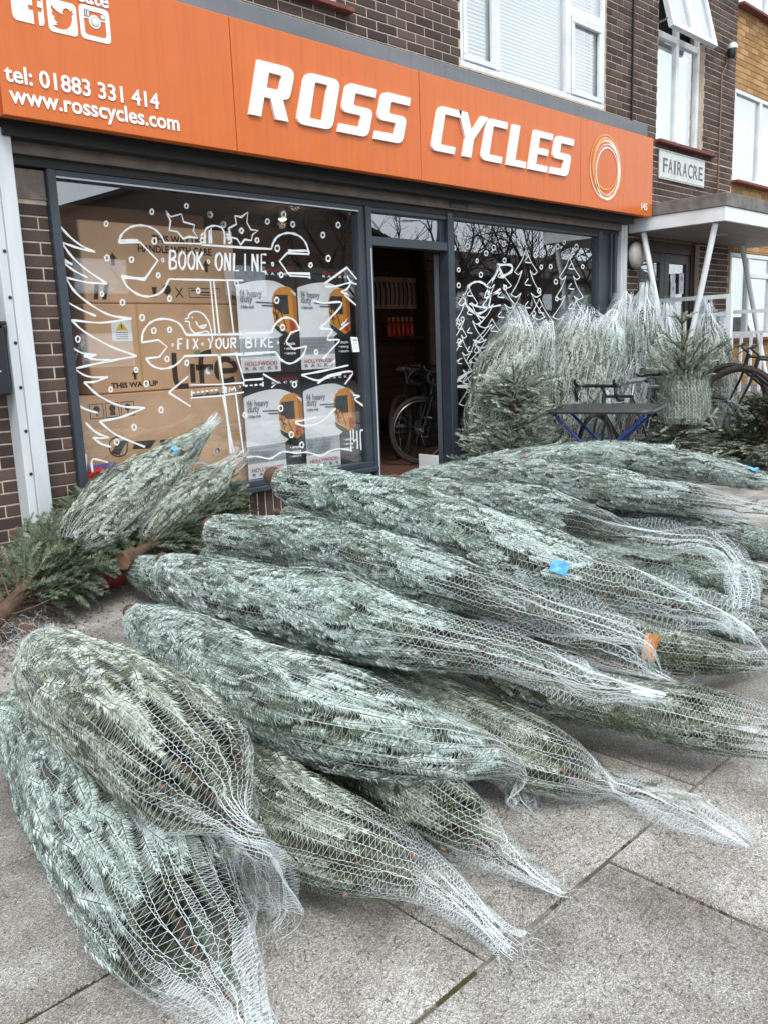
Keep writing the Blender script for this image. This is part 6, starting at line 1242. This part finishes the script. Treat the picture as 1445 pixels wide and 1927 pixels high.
for sgn in (-1, 1):
    for s2 in (-1, 1):
        off = uy*(hwid-.09-(.03 if s2 > 0 else 0))*sgn; q = MB(); q.tube([tc_+off-ux*s2*.40+[0,0,-.03], tc_*[1,1,0]+off+ux*s2*.36+[0,0,.012]], .014, 8); q.build('leg', M_['blue'], tb)
q = MB(); 
for s2 in (-1, 1): q.tube([tc_*[1,1,0]+ux*s2*.30+uy*(hwid-.1)+[0,0,.07+.02*(s2>0)], tc_*[1,1,0]+ux*s2*.30-uy*(hwid-.1)+[0,0,.07+.02*(s2>0)]], .011, 8)
q.build('cross_bar', M_['blue'], tb)

def bicycle(label, loc, rotz, kind='drop', fm='bikeblk', tilt=0.0, wr=.335, tw=.022):
    """Local frame: x forward, z up, between the wheels' ground contacts."""
    t = thing('bicycle', label, 'bicycle', loc, group='bicycles by the shop', rotz=rotz, local=True); t.rotation_euler = (tilt, 0, rotz)
    rx, fx = -.50, .52
    for wx in (rx, fx):
        q = MB(); q.tube([(wx,-.05,wr+.01),(wx,.05,wr+.01)], .022, 8); wh = q.build('wheel', M_['chrome'], t)
        q = MB(); q.tube([(wx+wr*math.cos(a),0,wr+.01+wr*math.sin(a)) for a in np.linspace(0,6.2832,41)[:-1]], tw, 8, closed=True)
        if tw > .024: [q.obox((wx+(wr+tw*.9)*math.cos(a),(tw*.55 if i%2 else -tw*.55),wr+.01+(wr+tw*.9)*math.sin(a)), np.array([-math.sin(a),0,math.cos(a)])*.009, (0,.008,0), np.array([math.cos(a),0,math.sin(a)])*.005) for i, a in enumerate(np.linspace(0,6.2832,81)[:-1])]
        q.build('tyre', M_['tyre'], wh)
        q = MB(); q.tube([(wx+(wr-.032)*math.cos(a),0,wr+.01+(wr-.032)*math.sin(a)) for a in np.linspace(0,6.2832,41)[:-1]], .010, 6, closed=True); q.build('rim', M_['rim'], wh)
        q = MB()
        for i in range(20):
            a = 6.2832*i/20; b = a+(.35 if i % 2 else -.35); q.tube([(wx+.02*math.cos(b),.03*(1 if i%2 else -1),wr+.01+.02*math.sin(b)),(wx+(wr-.035)*math.cos(a),0,wr+.01+(wr-.035)*math.sin(a))], .0012, 3, caps=False)
        tag(q.build('spokes', M_['chrome'], wh), kind='stuff')
    bb = np.array([-.08,0,.29]); st = np.array([-.24,0,.80]); hd = np.array([.36,0,.84]); hb_ = np.array([.39,0,.70]); ra = np.array([rx,0,wr+.01]); fa = np.array([fx,0,wr+.01])
    q = MB(); q.tube([bb,st],.017,8); q.tube([st,hd],.016,8); q.tube([bb,hb_],.021,8); q.tube([hd+[-.01,0,.03],hb_],.021,8)
    for y in (-.045,.045): q.tube([bb+[0,y*.6,0],ra+[0,y,0]],.010,6); q.tube([st+[0,y*.3,-.03],ra+[0,y,0]],.009,6)
    q.build('frame', M_[fm], t)
    q = MB()
    for y in (-.05,.05): q.tube([hb_+[.004,y*.9,-.01],hb_+[.04,y,-.12],fa+[0,y,0]],[.014,.013,.009],8)
    q.tube([hb_+[0,-.055,-.005],hb_+[0,.055,-.005]],.014,6); q.build('fork', M_[fm], t)
    q = MB(); q.tube([st,st+np.array([-.035,0,.14])],.013,8); q.build('seat_post', M_['chrome'], t)
    s0 = st+np.array([-.045,0,.155]); V = []; F = []; n = 10
    prof = [(-.13,.072),(-.10,.078),(-.03,.055),(.05,.024),(.13,.018),(.15,.010)]
    for x, w in prof:
        for k in range(n): a = 6.2832*k/n; V.append((s0[0]+x, w*math.cos(a), s0[2]+.022*math.sin(a)+(.010 if x < -.09 else 0)))
    for j in range(len(prof)-1):
        for k in range(n): F.append((j*n+k, j*n+(k+1)%n, (j+1)*n+(k+1)%n, (j+1)*n+k))
    F += [tuple(range(n-1,-1,-1)), tuple(range((len(prof)-1)*n, len(prof)*n))]; add('saddle', V, F, M_['saddle'], t, smooth=True)
    q = MB(); q.tube([hd+[-.012,0,.04],hd+[.06,0,.10]],.014,8); q.build('stem', M_['bikeblk'], t)
    c = hd+np.array([.065,0,.105]); q = MB()
    if kind == 'drop':
        for y in (-1,1): q.tube(catmull([c, c+[0,.19*y,0], c+[.07,.205*y,-.005], c+[.105,.21*y,-.06], c+[.06,.215*y,-.125], c+[-.04,.215*y,-.13]], 4),.016,8)
        q.build('handlebar', M_['black_pl'], t); q = MB()
        for y in (-1,1): q.tube([c+[.08,.205*y,.0], c+[.135,.205*y,.035], c+[.14,.205*y,.07]],[.017,.017,.011],8); q.tube([c+[.13,.205*y,.02], c+[.125,.205*y,-.05], c+[.10,.21*y,-.10]],.006,5)
    else:
        q.tube(catmull([c+[-.03,-.33,.03], c+[-.01,-.12,.02], c, c+[-.01,.12,.02], c+[-.03,.33,.03]],4),.012,8); q.build('handlebar', M_['bikeblk'], t); q = MB()
        for y in (-1,1): q.tube([c+[-.03,.33*y,.03], c+[-.015,.21*y,.024]],.017,8); q.tube([c+[0,.19*y,.015], c+[.04,.25*y,-.005], c+[.03,.31*y,-.01]],.006,5)
    tag(q.build('brake_levers', M_['bikeblk'], t), kind='stuff')
    q = MB(); q.tube(catmull([c+[.06,.1,0], c+[.13,.05,-.08], hb_+[.05,.03,-.05]],5),.0028,4); q.tube(catmull([c+[.06,-.1,0], c+[.14,-.04,-.10], hb_+[-.02,0,.05]],5),.0028,4); q.build('cables', M_['bikeblk'], t)
    q = MB(); q.lathe((bb[0],-.055,bb[2]), [(.09,-.004),(.09,.004)], 22, 'y'); q.tube([bb+[0,-.07,0],bb+[.12,-.07,-.12]],.010,6); q.tube([bb+[0,.07,0],bb+[-.12,.07,.12]],.010,6); q.obox(bb+[.12,-.11,-.12],(.045,0,0),(0,.035,0),(0,0,.008)); q.obox(bb+[-.12,.11,.12],(.045,0,0),(0,.035,0),(0,0,.008)); q.build('crankset', M_['chrome'], t)
    return t
hb1 = atY(1122,738,4.42); bicycle('drop handlebar bicycle standing behind the folding table', (hb1[0]+.46, 4.42, 0), math.radians(183), 'drop')
hb2 = atY(1206,716,4.62); bicycle('flat handlebar bicycle between the table and the half netted fir', (hb2[0]+.36, 4.62-.21, .03), math.radians(150), 'flat', 'bikewht')
st_ = thing('low_concrete_step', 'low concrete step under the mountain bicycles at the right', 'step', (10.4,3.3,0)); q = MB(); q.bbox((8.62,2.3,-.02),(12.6,4.10,.30),.01); q.build('block', M_['concrete'], st_)
wp = atX(1390,757,8.95)
bicycle('mountain bicycle with big knobbly tyres at the right edge', (wp[0]+.39*.52, wp[1]-.92*.52, wp[2]-.395), math.radians(113), 'flat', 'bikeblk', .0, .37, .032)
wp = atX(1372,750,9.15)
bicycle('second mountain bicycle behind the knobbly tyred one', (wp[0]+.39*.52, wp[1]-.92*.52, wp[2]-.395), math.radians(113), 'flat', 'bikeblk', .0, .37, .028)
bicycle('black bicycle with white chainstay standing inside the shop doorway', (7.15,6.75,.18), math.radians(25), 'flat', 'bikeblk')
bicycle('bicycle with blue tape behind the right window', (6.95,5.85,.18), math.radians(160), 'drop', 'bikeblk')

# ================================================================== across the street: what the glass mirrors
def gable(name, label, x0, x1, y0, y1, ze, zr, m):
    t = thing(name, label, 'building', ((x0+x1)/2, (y0+y1)/2, 0)); q = MB(); q.box((x0,y0,-.1),(x1,y1,ze)); q.build('wall', M_[m], t)
    ym = (y0+y1)/2; q = MB(); o = .4
    q.addm([(x0-o,y1+o,ze-.05),(x1+o,y1+o,ze-.05),(x1+o,ym,zr),(x0-o,ym,zr),(x0-o,y0-o,ze-.05),(x1+o,y0-o,ze-.05),(x0-o,y1+o,ze-.2),(x1+o,y1+o,ze-.2),(x1+o,y0-o,ze-.2),(x0-o,y0-o,ze-.2)], [(0,1,2,3),(3,2,5,4),(6,9,8,7),(0,6,7,1),(4,5,8,9),(0,3,4,9,6),(1,7,8,5,2)]); q.build('roof', M_['roofo'], t)
    n = int((x1-x0)/2.6)
    for k in range(n):
        for zz in (1.0, 3.7):
            if zz+1.3 > ze: continue
            a = x0+1.0+k*2.6; w = MB(); w.bbox((a,y1+.002,zz),(a+1.3,y1+.05,zz+1.25)); f = w.build('window', M_['upvc'], t); w = MB(); w.box((a+.08,y1+.052,zz+.08),(a+1.22,y1+.056,zz+1.17)); w.build('pane', M_['glass_up'], f)
    q = MB(); q.box((x0+1.2,ym-.4,zr-.8),(x0+2.0,ym+.4,zr+1.1)); q.build('chimney', M_[m], t)
def gable_front(name, label, x0, x1, y0, y1, ze, zr, m):
    t = thing(name, label, 'building', ((x0+x1)/2, (y0+y1)/2, 0)); xm = (x0+x1)/2; q = MB(); q.box((x0,y0,-.1),(x1,y1,ze)); q.prism([(x0,ze),(x1,ze),(xm,zr-.12)], y0, y1); q.build('wall', M_[m], t)
    q = MB(); o = .35; k = (zr-ze)/(xm-x0)
    for sg in (-1, 1):
        e = x0-o if sg < 0 else x1+o; ze2 = ze-o*k; q.addm([(e,y0-o,ze2),(e,y1+o,ze2),(xm,y1+o,zr),(xm,y0-o,zr),(e,y0-o,ze2-.18),(e,y1+o,ze2-.18),(xm,y1+o,zr-.18),(xm,y0-o,zr-.18)], [(0,1,2,3),(7,6,5,4),(0,4,5,1),(1,5,6,2),(0,3,7,4)])
    q.build('roof', M_['roofo'], t)
    for zz in (1.0, 3.8):
        for a in (x0+2, xm-1.2, x1-4.2):
            w = MB(); w.bbox((a,y1+.002,zz),(a+2.2,y1+.05,zz+1.3)); f = w.build('window', M_['upvc'], t); w = MB(); w.box((a+.08,y1+.052,zz+.08),(a+2.12,y1+.056,zz+1.22)); w.build('pane', M_['glass_up'], f)
gable_front('opposite_house', 'brick house with a broad dark gable across the street', 13.0, 33.0, -34, -21, 6.35, 9.7, 'walls_o')
gable('opposite_house', 'long dark terrace across the street behind bare trees', 35, 78, -38, -29, 6.2, 8.4, 'walls_o')
hg = MB(); rr2 = random.Random(5)
for k in range(60): hg.lathe((28+k*.75, -19.5+rr2.uniform(-.4,.4), 0), [(.5,-.1),(.9,.6),(.85,1.5),(.4,2.2+rr2.uniform(-.3,.5))], 7)
tag(hg.build('hedge', M_['hedge'], None, org=(50,-19.5,0)), 'dark clipped hedge across the street', 'hedge')
def bare_tree(x, y, h, seed, label):
    r = random.Random(seed); t = thing('bare_tree', label, 'tree', (x,y,0), group='bare winter trees across the street'); tr = MB(); cr_ = MB()
    def grow(p, d, ln, rad, lv):
        m = 3; pts = [p]; 
        for _ in range(m): d = unit(d+np.array([r.gauss(0,.14),r.gauss(0,.14),r.gauss(.04,.08)])); pts.append(pts[-1]+d*ln/m)
        (tr if lv == 0 else cr_).tube(pts, np.linspace(rad, rad*.62, m+1), 6 if lv < 2 else 3, caps=False)
        if lv >= 5: return
        for k in range(4 if lv == 0 else 3 if lv < 4 else 2): 
            a = r.uniform(0,6.28); sp_ = r.uniform(.45,.95); e1 = unit(np.cross(d,[.3,.5,.8])); e2 = np.cross(d,e1)
            grow(pts[r.choice((2,3,3))], unit(d+sp_*(math.cos(a)*e1+math.sin(a)*e2)), ln*r.uniform(.6,.8), rad*.55, lv+1)
    grow(np.array([x,y,-.05]), np.array([0,0,1.]), h*.30, h*.022, 0); tr.build('trunk', M_['twig'], t); cr_.build('crown', M_['twig'], t)
for k, (x, y, h) in enumerate(((24,-15,10),(30,-17,11),(36,-16,12),(43,-18,11),(52,-20,12),(33,-12,9))): bare_tree(x, y, h, 30+k, ORD[k]+' bare winter tree mirrored in the glass, across the street')
